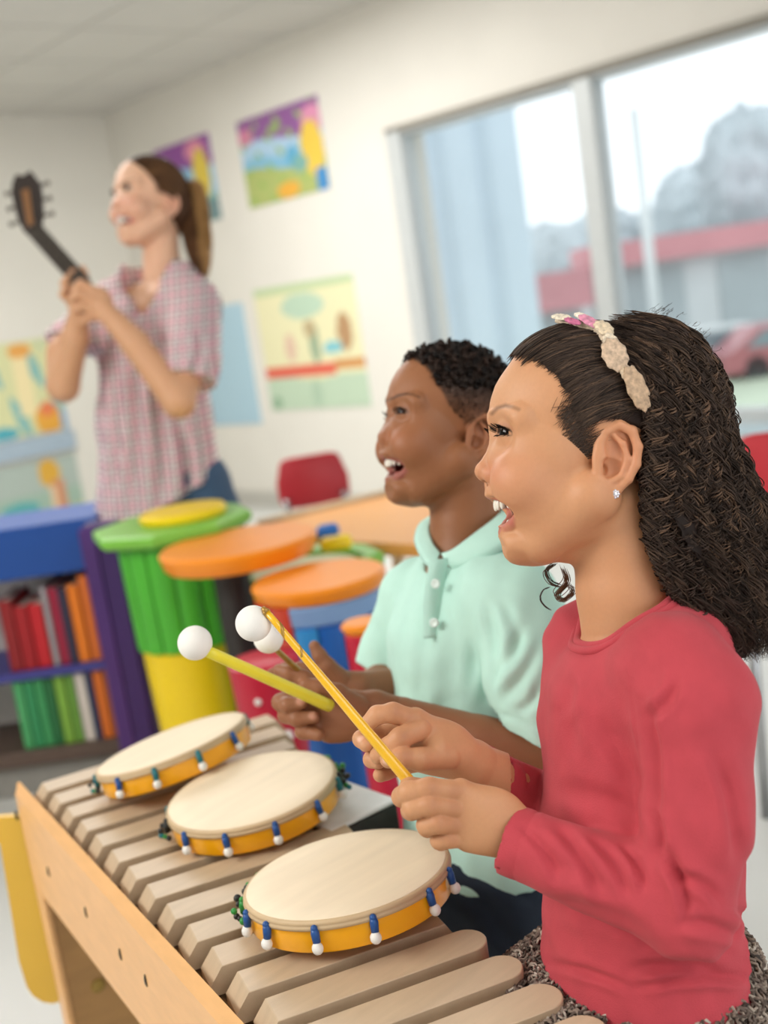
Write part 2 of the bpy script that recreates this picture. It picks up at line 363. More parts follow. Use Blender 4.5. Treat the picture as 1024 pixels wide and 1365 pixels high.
MB().tube([px_on(872, 24, G0), px_on(872, 24, 4.)], .1, 10).build('pole', m_white, t); MB().box((-.2,-.2,0),(.2,.2,.25),frame=(px_on(872,24,G0),np.eye(3))).build('foot', m_white, t)
# ================================================================== light
w = bpy.data.worlds.new('overcast'); sc.world = w; w.use_nodes = True
wn = w.node_tree; bg = wn.nodes['Background']; bg.inputs[1].default_value = 1.2
tc = wn.nodes.new('ShaderNodeTexCoord'); nz = wn.nodes.new('ShaderNodeTexNoise'); nz.inputs['Scale'].default_value = 2.0; nz.inputs['Detail'].default_value = 4
wn.links.new(tc.outputs['Generated'], nz.inputs['Vector'])
rp = wn.nodes.new('ShaderNodeValToRGB'); rp.color_ramp.elements[0].color = (.86,.9,.95,1); rp.color_ramp.elements[1].color = (1,1,1,1)
rp.color_ramp.elements[0].position = .35; rp.color_ramp.elements[1].position = .6
wn.links.new(nz.outputs['Fac'], rp.inputs[0]); wn.links.new(rp.outputs[0], bg.inputs[0])
def area(name, loc, target, sx, sy, power, col=(1,1,1)):
    l = bpy.data.lights.new(name, 'AREA'); l.shape = 'RECTANGLE'; l.size = sx; l.size_y = sy; l.energy = power; l.color = col
    o = bpy.data.objects.new(name, l); COL.objects.link(o); o.location = loc
    o.rotation_euler = (Vector(target)-Vector(loc)).to_track_quat('-Z', 'Y').to_euler(); return o
# ================================================================== xylophone
def plane_hit(px, py, p0, n):
    r = R @ np.array([(px-512)/F, -(py-682.5)/F, -1.]); return CAM + r*(((np.array(p0)-CAM) @ n)/(r @ n))
m_maple = mat('maple_rail', '#e7b278', .38, .05, 6, stretch=(14, 2, 14), bump=.05, bscale=60)
m_maple_in = mat('maple_panel', '#c0935c', .45, .06, 6, stretch=(3, 3, 12))
m_bar = mat('pale_bar_wood', '#c4ad90', .42, .07, 5, stretch=(3, 16, 6), bump=.04, bscale=40)
m_screw = mat('dark_screw', '#2e2a22', .4)
ZB = .575
AV = np.array([.19, .982, 0]); AV /= np.linalg.norm(AV)
xo = hit(150, 1300, 2, 0.0); xo = np.array([.62, 1.1, 0.])
xy = thing('xylophone', 'large floor xylophone of pale wooden bars on a maple frame under the three drums', 'xylophone', xo)
L0 = np.array([.492, .835, 0]); R0 = np.array([.688, .760, 0])
for i in range(-5, 13):
    A = L0 + AV*.0582*i; s_ = np.array([.25, .968, 0])
    B = R0 + s_*.0575*i
    if i > 3: B = B + np.array([.012, 0, 0])*(i-3)
    dx = B-A; Ln = np.linalg.norm(dx); ex = dx/Ln; ey = np.array([-ex[1], ex[0], 0]); wd = .040
    # outline counter-clockwise in (x along bar, y toward the far side); far edge is y=0
    out = [(0, -wd), (Ln-.0, -wd), (Ln, 0), (0, 0)]
    if i <= 0:
        rr = wd/2; out = [(0, -wd)] + [(Ln+.006-rr*.9+rr*.9*cos(t), -wd/2+rr*sin(t)) for t in np.linspace(-pi/2, pi/2, 13)] + [(0, 0)]
    th = .027; b = MB(); rings = []
    n = len(out); cx = Ln/2
    for z, ch, ins in ((ZB-th, 0, 0), (ZB-.017, 0, 0), (ZB-.0006, .0135, .0), (ZB, .0145, .0007)):
        ring = []
        for x, y in out:
            xx = x + (ch if x < cx else (-ins if i <= 0 else -ch*.7)); yy = y + (ins if y < -wd/2 else -ins)
            ring.append([xx, yy, z])
        rings.append(ring)
    v = np.array(rings).reshape(-1, 3); fs = [list(range(n))[::-1], list(range(3*n, 4*n))]
    fs += [[k*n+j, k*n+(j+1) % n, (k+1)*n+(j+1) % n, (k+1)*n+j] for k in range(3) for j in range(n)]
    b.add(A + v @ np.array([ex, ey, [0,0,1]]), fs)
    b.build('bar', m_bar, xy, smooth=False)
# near rail: inner edge, ridge and lower edge
zi = ZB-.004
I0 = hit(46, 1067, 2, zi); I1 = hit(260, 1299, 2, zi); u = I1-I0; u /= np.linalg.norm(u)
Q0 = hit(41, 1073, 2, zi-.003); nrm = np.array([u[1], -u[0], 0]); nrm = nrm if nrm[0] < 0 else -nrm
lowp = plane_hit(48, 1185, Q0, nrm); lowq = plane_hit(190, 1365, Q0, nrm); zl = (lowp[2]+lowq[2])/2
lft = plane_hit(21, 1068, Q0, nrm); e0 = -abs((lft-Q0) @ u)+.0
wid = abs((I0-Q0) @ nrm); wid = max(wid, .009)
fr_r = (Q0 + u*min(e0, -.015)*1.0, [u, -nrm, [0,0,1]])
RL = 1.05
b = MB(); prof = [(0, zl), (.0, zi-.016), (.003, zi-.010), (wid, zi), (wid+.002, zl)]
# profile in (across, z) swept along the rail with a rounded far end
def sweep(b, prof, x0, x1, frame, bev=.006):
    n = len(prof); v = []
    cy = np.mean([p[0] for p in prof]); cz = np.mean([p[1] for p in prof])
    for x, s_ in ((x0, -1), (x0+bev, 0), (x1-bev, 0), (x1, -1)):
        for y, z in prof: v.append([x, y + (np.sign(cy-y)*bev*.6 if s_ else 0), z + (np.sign(cz-z)*bev*.8 if s_ else 0) - 0])
    f = [list(range(n)), list(range(3*n, 4*n))[::-1]] + [[k*n+j, (k+1)*n+j, (k+1)*n+(j+1) % n, k*n+(j+1) % n] for k in range(3) for j in range(n)]
    o, A = frame; o = np.array([o[0], o[1], 0]); b.add(o + np.array(v) @ np.array(A), f)
sweep(b, prof, 0, RL, fr_r); b.build('side_rail', m_maple, xy, smooth=False)
frs = (np.array([fr_r[0][0], fr_r[0][1], 0]), fr_r[1])
for px, py in ((22, 1087), (65, 1162), (115, 1216), (161, 1272), (195, 1307)):
    p = plane_hit(px, py, Q0, nrm); b = MB(); b.ball(p, (.0022, .0022, .0075), axes=None, n=8); b.build('screw', m_screw, xy)
hh = zl+.0
# end panels, far rail, resonator trough
EX = .014
b = MB(); b.box((EX, .002, 0), (EX+.03, wid+.24, zl+.004), frame=frs, bev=.003); o = b.build('end_panel', m_maple_in, xy, smooth=False)
b = MB(); b.box((EX-.004, -.001, 0), (EX+.036, .008, zl+.002), frame=frs, bev=.002); b.build('leg', m_maple, xy, smooth=False)
b = MB(); b.box((RL-.05, .002, 0), (RL-.02, wid+.24, zl+.004), frame=frs, bev=.003); b.build('end_panel', m_maple_in, xy, smooth=False)
hp = plane_hit(131, 1314, frs[0] + np.array(u)*(EX+.031), u)
b = MB(); b.lathe([(.0, .0012), (.0085, .0012), (.0105, 0)], 24, o=hp, ax=u); b.build('hole_plug', mat('hole_wood', '#a98a3f', .5), xy)
b = MB()
b.box((.03, wid+.004, zl+.01), (RL-.03, wid+.016, ZB-.03), frame=frs); b.box((.03, wid+.004, zl-.01), (RL-.03, wid+.2, zl+.004), frame=frs)
b.build('resonator_box', mat('resonator_wood', '#8a6a48', .6, .08, 6), xy, smooth=False)
b = MB()
p0 = R0 + np.array([.25,.968,0])*(-.3)+np.array([-.035,0,0]); p1 = R0 + np.array([.25,.968,0])*.62+np.array([-.02,0,0]); du = p1-p0; LL = np.linalg.norm(du); du /= LL
b.box((0, -.01, zl+.01), (LL, .01, ZB-.028), frame=(p0, [du, np.array([-du[1], du[0], 0]), [0,0,1]])); b.build('far_rail', m_maple_in, xy, smooth=False)

# ================================================================== hand drums
m_skin = mat('drum_skin', '#f2e0c3', .55, .045, 9, stretch=(1, 7, 1), bump=.05, bscale=60)
m_band = mat('drum_band', '#cbb08a', .55, .08, 30, stretch=(1,1,4))
m_yel = mat('drum_frame_yellow', '#ffb312', .32, .08, 14, coat=.3)
m_blue = mat('bead_blue', '#1a4f93', .4, .05); m_ball = mat('bead_white', '#eceae4', .5, .02)
m_grn = mat('bead_green', '#2e8f3c', .4); m_blk = mat('bead_black', '#22221f', .4); m_teal = mat('bead_teal', '#1b6f78', .4)
RD = .1008
def make_drum(label, pts, cen, tl):      # cen: centre of the head, tl: slope of its plane
    n = np.array([tl[0], tl[1], 1.]); n /= np.linalg.norm(n); qr = Vector((0,0,1)).rotation_difference(Vector(n)); RM = np.array(qr.to_matrix())
    loc = np.array(cen)-n*.031; t = thing('hand_drum', label, 'drum', loc, 'hand drums lying on the xylophone'); o = np.array(loc, float)
    MB().lathe([(RD-.012, .0), (RD-.003, .0), (RD-.002, .0015), (RD-.002, .0235), (RD-.012, .0235)], 96, o=o).build('frame', m_yel, t, auto=40)
    MB().lathe([(RD-.004, .0215), (RD+.0008, .022), (RD+.0012, .0255), (RD-.0002, .0262), (RD+.0006, .0272), (RD+.0004, .0292), (RD-.0008, .0306), (RD-.004, .0311)], 96, o=o).build('rim_band', m_band, t)
    MB().lathe([(RD-.0022, .0305), (RD-.004, .0316), (RD*.75, .0317), (RD*.4, .0315), (0, .0314)], 96, o=o).build('drumhead', m_skin, t)
    A = np.radians(np.arange(0, 360, 1.5)); ring = proj(loc + np.stack([np.cos(A)*(RD+.003), np.sin(A)*(RD+.003), A*0+.014], -1) @ RM.T)
    for px, py, kind in pts:
        a = A[np.argmin(((ring-[px, py])**2).sum(1))]; c = o + np.array([cos(a), sin(a), 0])*(RD+.002)
        b = MB(); er = np.array([cos(a), sin(a), 0]); et = np.array([-sin(a), cos(a), 0]); mi = {'b': 0, 'g': 1, 'k': 2, 't': 3}[kind[0]]; sw_ = random.uniform(-.0012, .0012)
        b.tube([c+[0,0,.025], c+[0,0,.021], c+er*.001+et*sw_+[0,0,.0125]], [.0030, .0040, .0036], 12, mi=mi); b.ball(c+[0,0,.0255], .0032, mi=mi, n=8)
        if len(kind) > 1 and kind[1] == 'w': b.ball(c+er*.0025+et*sw_*1.6+[0,0,.0078], (.0052, .0052, .0058), mi=4, n=12)
        else:
            for k in range(7): b.ball(c+er*(.002+.0035*(k % 3))+et*(.0035*(k-3))+[0,0,.009+.005*((k*2) % 4)], random.uniform(.0026, .004), mi=([1,2,2,1,2,1,1] if kind[0] == 'g' else [2,2,3,2,1,2,2])[k], n=8)
        b.build('bead', [m_blue, m_grn, m_blk, m_teal, m_ball], t)
    t.rotation_mode = 'QUATERNION'; t.rotation_quaternion = qr
    return t
make_drum('nearest hand drum, under the girls hand, with green and black beads on its left side',
    [(323,1238,'bw'), (358,1249,'bw'), (422,1251,'bw'), (501,1234,'bw'), (575,1201,'bw'), (601,1174,'bw'), (319,1215,'gx'), (319,1190,'kx'), (335,1168,'gx'), (364,1143,'gx')], (.6475,.878,.616), (.009,.08))
make_drum('middle hand drum of the row with a small smudge on its head',
    [(218,1087,'tw'), (220,1108,'kx'), (249,1122,'bw'), (303,1128,'bw'), (369,1111,'bw'), (428,1085,'bw'), (453,1051,'tw'), (462,1044,'kx'), (460,1024,'gx'), (442,1004,'gx')], (.7238,1.138,.615), (-.067,.027))
make_drum('farthest hand drum, tilted away at the far end of the bars',
    [(132,1047,'tx'), (159,1049,'bw'), (207,1032,'tw'), (266,1012,'tw'), (311,984,'bw'), (329,968,'tw')], (.7405,1.3345,.6287), (-.07,.21))
# white topped black box beyond the bars
pa = hit(442, 1108, 2, ZB); pb = hit(512, 1074, 2, ZB); pc = hit(506, 1030, 2, ZB); ex = pb-pa; Lb = np.linalg.norm(ex); ex /= Lb; ey = np.array([-ex[1], ex[0], 0])
t = thing('box', 'black box with a white top beside the middle drum, below the boys hands', 'box', (pa+pb)/2-[0,0,.1])
MB().box((0,0,-.1), (Lb+.02,.17,-.004), frame=(pa,[ex,ey,[0,0,1]]), bev=.003).build('body', mat('black_case', '#2b2622', .5), t, smooth=False)
MB().box((-.001,-.001,-.004), (Lb+.021,.171,.001), frame=(pa,[ex,ey,[0,0,1]]), bev=.002).build('lid', mat('white_lid', '#e6e4e6', .45), t, smooth=False)
t2 = MB().box((.0,.02,-.15), (Lb,.15,-.1), frame=(pa,[ex,ey,[0,0,1]])).box((.02,.04,-ZB), (.05,.13,-.15), frame=(pa,[ex,ey,[0,0,1]])).build('box_stand', mat('stand_dark', '#3a332c', .6), t, smooth=False)
# ================================================================== mallets
m_stick = mat('mallet_stick_yellow', '#f0b91e', .28, .07, 30, coat=.4); m_stick2 = mat('mallet_stick_lemon', '#efe03c', .35, .05, 30); m_gold = mat('mallet_gold', '#a8813a', .3, .3, 60, metal=.3)
m_felt = mat('mallet_ball_white', '#efece6', .8, .02, 60, bump=.1, bscale=150)
def mallet(name, label, ball, rb, a, bq, r0, r1, ms, collar=None):
    ball, a, bq = (W(np.array(x)) for x in (ball, a, bq))
    t = thing(name, label, 'mallet', bq, 'mallets'); MB().ball(ball, rb, n=24).build('head', m_felt, t)
    n = 14; pts = [a+(bq-a)*k/(n-1) for k in range(n)]
    MB().tube(pts, np.linspace(r0, r1, n), 14, mi=0).build('stick', ms, t)
    if collar:
        e = (bq-a)/np.linalg.norm(bq-a); L = collar
        b = MB(); k = 30; th = np.linspace(0, 4*pi, k); x = np.cross(e, [0,0,1]); x /= np.linalg.norm(x); y = np.cross(e, x)
        pp = [a + e*(L*i/(k-1)) + (x*cos(th[i])+y*sin(th[i]))*r0*.55 for i in range(k)]
        b.tube(pp, r0*.75, 8); b.tube([a-e*.004, a+e*.002], [r0*.5, r0*1.35], 10); b.build('collar', m_gold, t)
mallet('mallet', 'mallet with gold-wrapped tip held in the girls hands', g(338,831,1.02), .0153, g(354,814,1.012), g(556,1054,.985), .0028, .0052, m_stick, .05)
mallet('mallet', 'thick lemon yellow mallet pointing left from the boys hand', g(260,857,1.17), .0168, g(276,868,1.17), g(440,941,1.27), .0056, .0066, m_stick2, None)
b = MB(); e1, e2 = W(g(270,865,1.17)), W(g(284,872,1.175))
mallet('mallet', 'second mallet of the boy, its oval white head just behind the girls mallet head', g(358,851,1.24), .0155, g(364,862,1.24), g(418,912,1.32), .003, .0035, m_gold)

# ================================================================== shelf with books (axes follow the view heading)
H = np.array([R[0][0], R[1][0], 0]); H /= np.linalg.norm(H); AW = np.array([-H[1], H[0], 0]); UP = np.array([0,0,1.])
def loc_frame(px, py, d): o = P(px, py, d); return (o, [H, AW, UP])
def lx(px, py, c, d):   # pixel -> local x,z about centre c at depth d
    dx, dy = px-c[0], py-c[1]; k = d/F
    return (dx*.989-dy*.148)*k, (-dx*.148-dy*.989)*k
cS = (75, 850); dS = 3.1; fS = loc_frame(75, 850, dS)
m_sb = mat('shelf_blue', '#0b4797', .4, .04, 8); m_sb2 = mat('shelf_back', '#cdc7c2', .6)
gz = -fS[0][2]
sh = thing('bookshelf', 'blue bookshelf with two rows of coloured books at the left edge', 'bookshelf', fS[0]+UP*gz)
def lb(fr, name, lo, hi, m, par, bev=.004): return MB().box(lo, hi, frame=fr, bev=bev).build(name, m, par, smooth=False)
lb(fS, 'top_board', (-.75,-.01,.165), (.16,.03,.29), m_sb, sh); lb(fS, 'top_slab', (-.75,-.01,.285), (.16,.28,.297), m_sb, sh)
lb(fS, 'back_panel', (-.75,.26,-.33), (.125,.28,.28), m_sb2, sh); lb(fS, 'side_panel', (.125,-.005,gz+.02), (.14,.28,.284), mat('side_orange','#c9663a',.5), sh)
lb(fS, 'shelf_board', (-.75,-.01,-.1), (.125,.27,-.078), mat('shelf_violet', '#3f3f8c', .45), sh)
lb(fS, 'bottom_board', (-.75,-.01,-.33), (.125,.27,-.29), mat('shelf_base', '#5c4a40', .6), sh)
lb(fS, 'plinth', (-.72,.02,gz), (.12,.26,-.33), mat('shelf_plinth', '#8d8a84', .6), sh)
def book(x0, x1, z0, h, colr, label, lean=0):
    m = mat('book_cover', colr, .45, .05, 20); b = MB()
    w_ = x1-x0; fr2 = fS
    A = np.array([[cos(lean), 0, sin(lean)], [0,1,0], [-sin(lean), 0, cos(lean)]])
    o = fS[0] + np.array([x0, .012, z0]) @ np.array(fS[1]); ax = A @ np.array(fS[1])
    b.box((0,0,0), (w_,.004,h), frame=(o, ax), bev=.001); b.box((0,0,0), (.003,.17,h), frame=(o, ax)); b.box((w_-.003,0,0), (w_,.17,h), frame=(o, ax))
    b.box((.003,.004,.004), (w_-.003,.165,h-.004), frame=(o, ax), mi=1)
    tag(b.build('book', [m, m_page], None, smooth=False, loc=o), label, 'book', 'books on the blue shelf')
m_page = mat('book_pages', '#e4dccb', .8, .03, 60)
top = [(-.062,.035,.17,'#c11220','broad bright red book at the far left of the upper row'), (-.022,.014,.21,'#a8a0a4','thin pale grey book between the reds in the upper row'),
       (-.004,.024,.205,'#9c1338','crimson book left of the navy one in the upper row'), (.0205,.022,.2,'#2e2a45','dark navy book in the upper row'),
       (.046,.028,.205,'#ee7f12','bright orange book right of the navy one in the upper row'), (.080,.019,.225,'#ec7b2c','taller orange book in the upper row, second from the right end'),
       (.101,.019,.225,'#dd6a35','last orange book at the right end of the upper row'), (-.1,.034,.17,'#a30c18','dark red book cut by the photo edge, upper row'), (-.136,.033,.19,'#8e1016','deep red book at the very left edge, upper row')]
for x, w_, h, c_, l_ in top: book(x, x+w_, -.077, h, c_, l_)
low = [(-.142,.024,.19,'#4aa565','light green book at the very left edge, lower row'), (-.115,.026,.19,'#2f8f57','green book cut by the photo edge, lower row'), (-.086,.022,.19,'#3d9a5b','mid green book near the left edge, lower row'), (-.062,.024,.19,'#1d6a38','dark green book in the lower row'),
       (-.034,.026,.19,'#7faf3f','lime green book in the lower row'), (-.004,.02,.19,'#6d9f3c','olive green book right of the lime one, lower row'), (.02,.027,.19,'#d9cfc4','cream book in the lower row'),
       (.05,.014,.185,'#27345f','thin navy book in the lower row'), (.068,.026,.19,'#e0721c','orange book in the lower row'), (.097,.02,.19,'#b9642e','rust orange book at the right end of the lower row')]
for x, w_, h, c_, l_ in low: book(x, x+w_, -.289, h, c_, l_)
# purple post
fP = loc_frame(165, 850, 2.95)
t = thing('post', 'tall dark purple square post right of the bookshelf', 'post', fP[0]-UP*fP[0][2])
lb(fP, 'shaft', (-.06,0,-fP[0][2]), (.0335,.07,.285), mat('post_purple', '#3d1a63', .45, .06, 8), t, .01)
lb(fP, 'front_strip', (-.06,-.006,-fP[0][2]), (-.02,.0,.28), mat('post_purple_light', '#4b2470', .45, .06, 8), t, .003)

# ================================================================== coloured slatted drums
def cyl(name, m, par, c, r0, r1, z0, z1, seg=48, bev=.006):
    o = np.array([c[0], c[1], 0]); return MB().lathe([(r0-bev, z0), (r0, z0+bev), (r1, z1-bev), (r1-bev, z1), (0, z1)] if True else 0, seg, o=o).build(name, m, par, auto=35)
m_g = mat('slat_green', '#4cb32f', .4, .05, 10); m_g2 = mat('slat_green_dark', '#2f8f33', .4, .05, 10); m_gt = mat('lime_plate', '#7cc046', .4, .06, 6)
m_y = mat('yellow_lacquer', '#f7d40c', .35, .04, 6); m_o = mat('orange_lacquer', '#f7921c', .35, .07, 6); m_bl = mat('slat_blue', '#3795d8', .35, .06, 8); m_bl2 = mat('slat_blue_dark', '#1b62b4', .35, .06, 8)
m_r = mat('red_lacquer', '#c8432c', .4, .07, 6); m_cr = mat('crimson_lacquer', '#be1737', .4, .07, 6); m_k = mat('dark_pole', '#2a2624', .5); m_lb = mat('blue_grey_hoop', '#7fa3cf', .4, .05, 6)
def slats(par, c, r0, r1, z0, z1, n, ms, a0=0, a1=2*pi, nm='slat'):
    for k in range(n):
        a = a0+(a1-a0)*(k+.5)/n; da = (a1-a0)/n*.46; b = MB(); v = []
        for z, r in ((z0, r0), (z1, r1)):
            for t_ in (-1, -.5, 0, .5, 1): v.append([c[0]+cos(a+t_*da)*(r+.004*(1-t_*t_)), c[1]+sin(a+t_*da)*(r+.004*(1-t_*t_)), z])
            for t_ in (1, -1): v.append([c[0]+cos(a+t_*da)*(r-.01), c[1]+sin(a+t_*da)*(r-.01), z])
        f = [list(range(7)), list(range(7, 14))[::-1]] + [[j, 7+j, 7+(j+1) % 7, (j+1) % 7] for j in range(7)]
        b.add(v, f); b.build(nm, ms[k % len(ms)], par, smooth=False)
def z_of(px, py, d): return P(px, py, d)[2]
# green drum with yellow disc
d = 2.75; cG = P(228, 693, d); zt = cG[2]
t = thing('slatted_drum', 'green slatted drum on a yellow base with a lime top plate and yellow disc', 'drum', (cG[0], cG[1], 0))
zb = z_of(245, 875, d-.1); 
MB().lathe([(.175, zt-.03), (.185, zt-.02), (.185, zt-.004), (.175, zt), (0, zt)], 8, o=(cG[0], cG[1], 0)).build('top_plate', m_gt, t, smooth=False)
cyl('disc', m_y, t, cG+AW*.0+H*.03, .1, .1, zt, zt+.022)
slats(t, cG, .122, .128, zb, zt-.03, 14, [m_g, m_g, m_g]); cyl('core', m_g2, t, cG, .114, .120, zb, zt-.03)
cyl('base', m_y, t, cG, .1, .117, 0, zb, 48)
# orange disc drum on dark pole
d = 2.5; c = P(318, 728, d); zt = c[2]
t = thing('pedestal_drum', 'flat orange drum on a dark pole, behind the mallet heads', 'drum', (c[0], c[1], 0))
cyl('drumhead', m_o, t, c, .158, .165, zt-.028, zt+.012); cyl('pole', m_k, t, c-H*.025, .038, .038, .02, zt-.028, 24); cyl('foot', m_k, t, c-H*.025, .1, .1, 0, .02)
c = P(405, 751, 2.72); zt = c[2]
t = thing('hoop_drum', 'green rimmed drum behind the blue slatted one', 'drum', (c[0], c[1], 0))
MB().lathe([(.14, zt-.03), (.178, zt-.03), (.182, zt-.02), (.182, zt), (.174, zt+.006), (.14, zt), (.14, zt-.03)], 8, o=(c[0], c[1], 0)).build('rim', m_gt, t, smooth=False)
cyl('shell', m_g2, t, c, .1, .13, .02, zt-.02); cyl('drumhead', mat('pale_head','#d8cfa0',.5), t, c, .128, .128, zt-.02, zt-.01)
# blue slatted drum with orange top
d = 2.3; c = P(425, 772, d); zt = c[2]
t = thing('slatted_drum', 'blue and red slatted drum with an orange top next to the boys shirt', 'drum', (c[0], c[1], 0))
cyl('top', m_o, t, c, .126, .13, zt-.022, zt+.008)
ah = math.atan2(-AW[1], -AW[0])
zb2 = z_of(440, 925, d-.1)
cyl('hoop', m_lb, t, c, .118, .122, zt-.065, zt-.022)
slats(t, c, .108, .118, zb2, zt-.065, 9, [m_bl, m_bl2], ah-.45, ah+pi); slats(t, c, .110, .124, zb2, zt-.023, 7, [m_r, m_r, m_cr], ah-pi, ah-.45); cyl('core', m_bl2, t, c, .095, .105, .02, zt-.06)
# crimson goblet drum with white spots
d = 2.1; c = P(352, 880, d); zt = c[2]
t = thing('goblet_drum', 'crimson spotted drum body below the white mallet heads', 'drum', (c[0], c[1], 0))
MB().lathe([(.075, 0), (.08, .01), (.045, zt*.35), (.042, zt*.5), (.058, zt*.8), (.064, zt), (.058, zt+.004), (0, zt+.004)], 40, o=(c[0], c[1], 0)).build('shell', m_cr, t, auto=40)
for px, py in ((362, 985), (378, 930), (345, 935), (352, 1000), (388, 985)):
    q = P(px, py, d-.045); e = q-np.array([c[0], c[1], q[2]]); e /= np.linalg.norm(e); rr = np.interp(q[2], [0, zt*.35, zt*.5, zt*.8, zt], [.08, .045, .042, .058, .064])
    MB().ball(np.array([c[0], c[1], q[2]])+e*(rr-.002), .012 if py > 980 else .007, n=8).build('spot', m_ball, t)
d = 2.0; c = P(484, 832, d); zt = c[2]
t = thing('small_drum', 'small red drum with orange top beside the boys sleeve', 'drum', (c[0], c[1], 0))
cyl('top', m_o, t, c, .036, .038, zt-.012, zt+.006, 32); cyl('shell', m_cr, t, c, .031, .033, 0, zt-.01, 32)
for px, py, mm, lb_, sz in ((448, 722, m_y, 'yellow wooden block on the orange drum', .035), (437, 706, m_bl2, 'blue wooden block behind the yellow one', .025)):
    p = P(px, py, 2.62 if mm is m_y else 2.7); fr2 = (p, [H, AW, UP])
    tag(MB().box((-sz,-.02,-.018), (sz,.02,.012), frame=fr2, bev=.008).build('toy_block', mm, None, loc=p), lb_, 'block')
    t = None
# ================================================================== table and chairs
m_tt = mat('table_orange_wood', '#e6a055', .35, .05, 3); m_te = mat('table_edge', '#d9bf9b', .5)
zt = .60; ps = [hit(*q, 2, zt) for q in ((345, 700), (520, 658), (640, 690), (600, 728), (470, 722))]
ctr = sum(ps)/5; t = thing('table', 'tan orange table behind the boy', 'table', (ctr[0], ctr[1], 0))
MB().prism([(p[0], p[1]) for p in ps], zt-.03, zt).build('tabletop', m_tt, t, smooth=False)
b = MB()
for i in range(2):
    p, q = ps[i], ps[i+1]
    if i == 0: b.tube([p+[0,0,.0], q+[0,0,.0]], .016, 10)
b.build('edge_strip', m_te, t)
for p in (ps[0], ps[1], ps[2], ps[3]):
    q = ctr+(p-ctr)*.85; MB().tube([[q[0], q[1], 0], [q[0], q[1], zt-.03]], .02, 12).build('leg', m_te, t)
def chair(label, px, py, d, w_, h_, mcol, yaw=0, grp=None, lean=0.):
    p = P(px, py, d); c, s_ = cos(yaw), sin(yaw); hx = H*c+AW*s_; hy = -H*s_+AW*c; fr2 = (p, [hx, hy, UP]); gz = -p[2]
    t = thing('chair', label, 'chair', (p[0], p[1], 0), grp); m = mcol
    n = 24; pts = []; 
    for k in range(n):
        a = 2*pi*k/n; e = .35; x = np.sign(cos(a))*abs(cos(a))**e*w_/2; z = np.sign(sin(a))*abs(sin(a))**e*h_/2; pts.append((x, z))
    b = MB(); n = len(pts); v = []
    for y, s2 in ((-.010, .96), (-.006, 1), (.006, 1), (.010, .96)):
        for x, z in pts: v.append([x*s2*(1-.12*(z/h_ > .3)), y+ .06*(x/w_)**2*-1 + lean*z, z*s2])
    f = [list(range(n)), list(range(3*n, 4*n))[::-1]] + [[k*n+j, (k+1)*n+j, (k+1)*n+(j+1) % n, k*n+(j+1) % n] for k in range(3) for j in range(n)]
    b.add(p + np.array(v) @ np.array(fr2[1]), f); b.build('backrest', m, t, auto=50)
    zs = -h_/2-.12
    MB().box((-w_/2, -.36, zs-.02), (w_/2, -.02, zs), frame=fr2, bev=.012).build('seat', m, t, smooth=False)
    mm = m_chrome
    for sx in (-1, 1):
        MB().tube([p+hx*sx*w_*.4+hy*(-.0)+UP*(zs), p+hx*sx*w_*.4+UP*(-h_*.3)], .01, 10).build('back_post', mm, t)
        for sy in (-.03, -.34): MB().tube([p+hx*sx*w_*.42+hy*sy+UP*zs, p+hx*sx*w_*.46+hy*(sy*1.05)+UP*gz], .011, 10).build('leg', mm, t)
m_chrome = mat('chair_steel', '#b9bbbd', .25, metal=.8)
m_rc = mat('chair_red', '#c02b35', .45, .04, 8)
chair('red plastic chair in front of the green poster wall', 417, 640, 3.9, .235, .165, m_rc, yaw=pi+.15, grp='red chairs')
chair('red plastic chair at the right edge behind the girls hair', 1054, 628, 2.3, .22, .16, m_rc, yaw=pi-.1, grp='red chairs')
# yellow chair at the lower left
pl = P(30, 1200, 1.72); n_ = AW; poly = []
for px, py in ((-70,1096), (10,1089), (40,1088), (62,1180), (88,1300), (92,1332), (70,1338), (57,1336), (44,1328), (36,1316), (25,1281), (13,1205), (0,1125), (-20,1110), (-70,1112)):
    q = plane_hit(px, py, pl, AW); poly.append((q-pl) @ H); poly.append((q-pl)[2])
poly = [(poly[2*i], poly[2*i+1]) for i in range(len(poly)//2)][::1]
t = thing('chair', 'yellow plastic chair edge left of the xylophone frame', 'chair', (pl[0], pl[1], 0))
MB().prism([(x, z) for x, z in poly], 0, .012, frame=(pl, [H, UP, AW])).build('backrest', mat('chair_yellow', '#e0b440', .4, .05, 6), t, smooth=False)
q = plane_hit(80, 1325, pl, AW)
for dx in (.0, -.16): MB().tube([[q[0]+H[0]*dx+AW[0]*.02, q[1]+H[1]*dx+AW[1]*.02, 0], [q[0]+H[0]*dx+AW[0]*.02, q[1]+H[1]*dx+AW[1]*.02, q[2]+.02]], .01, 8).build('leg', m_chrome, t)
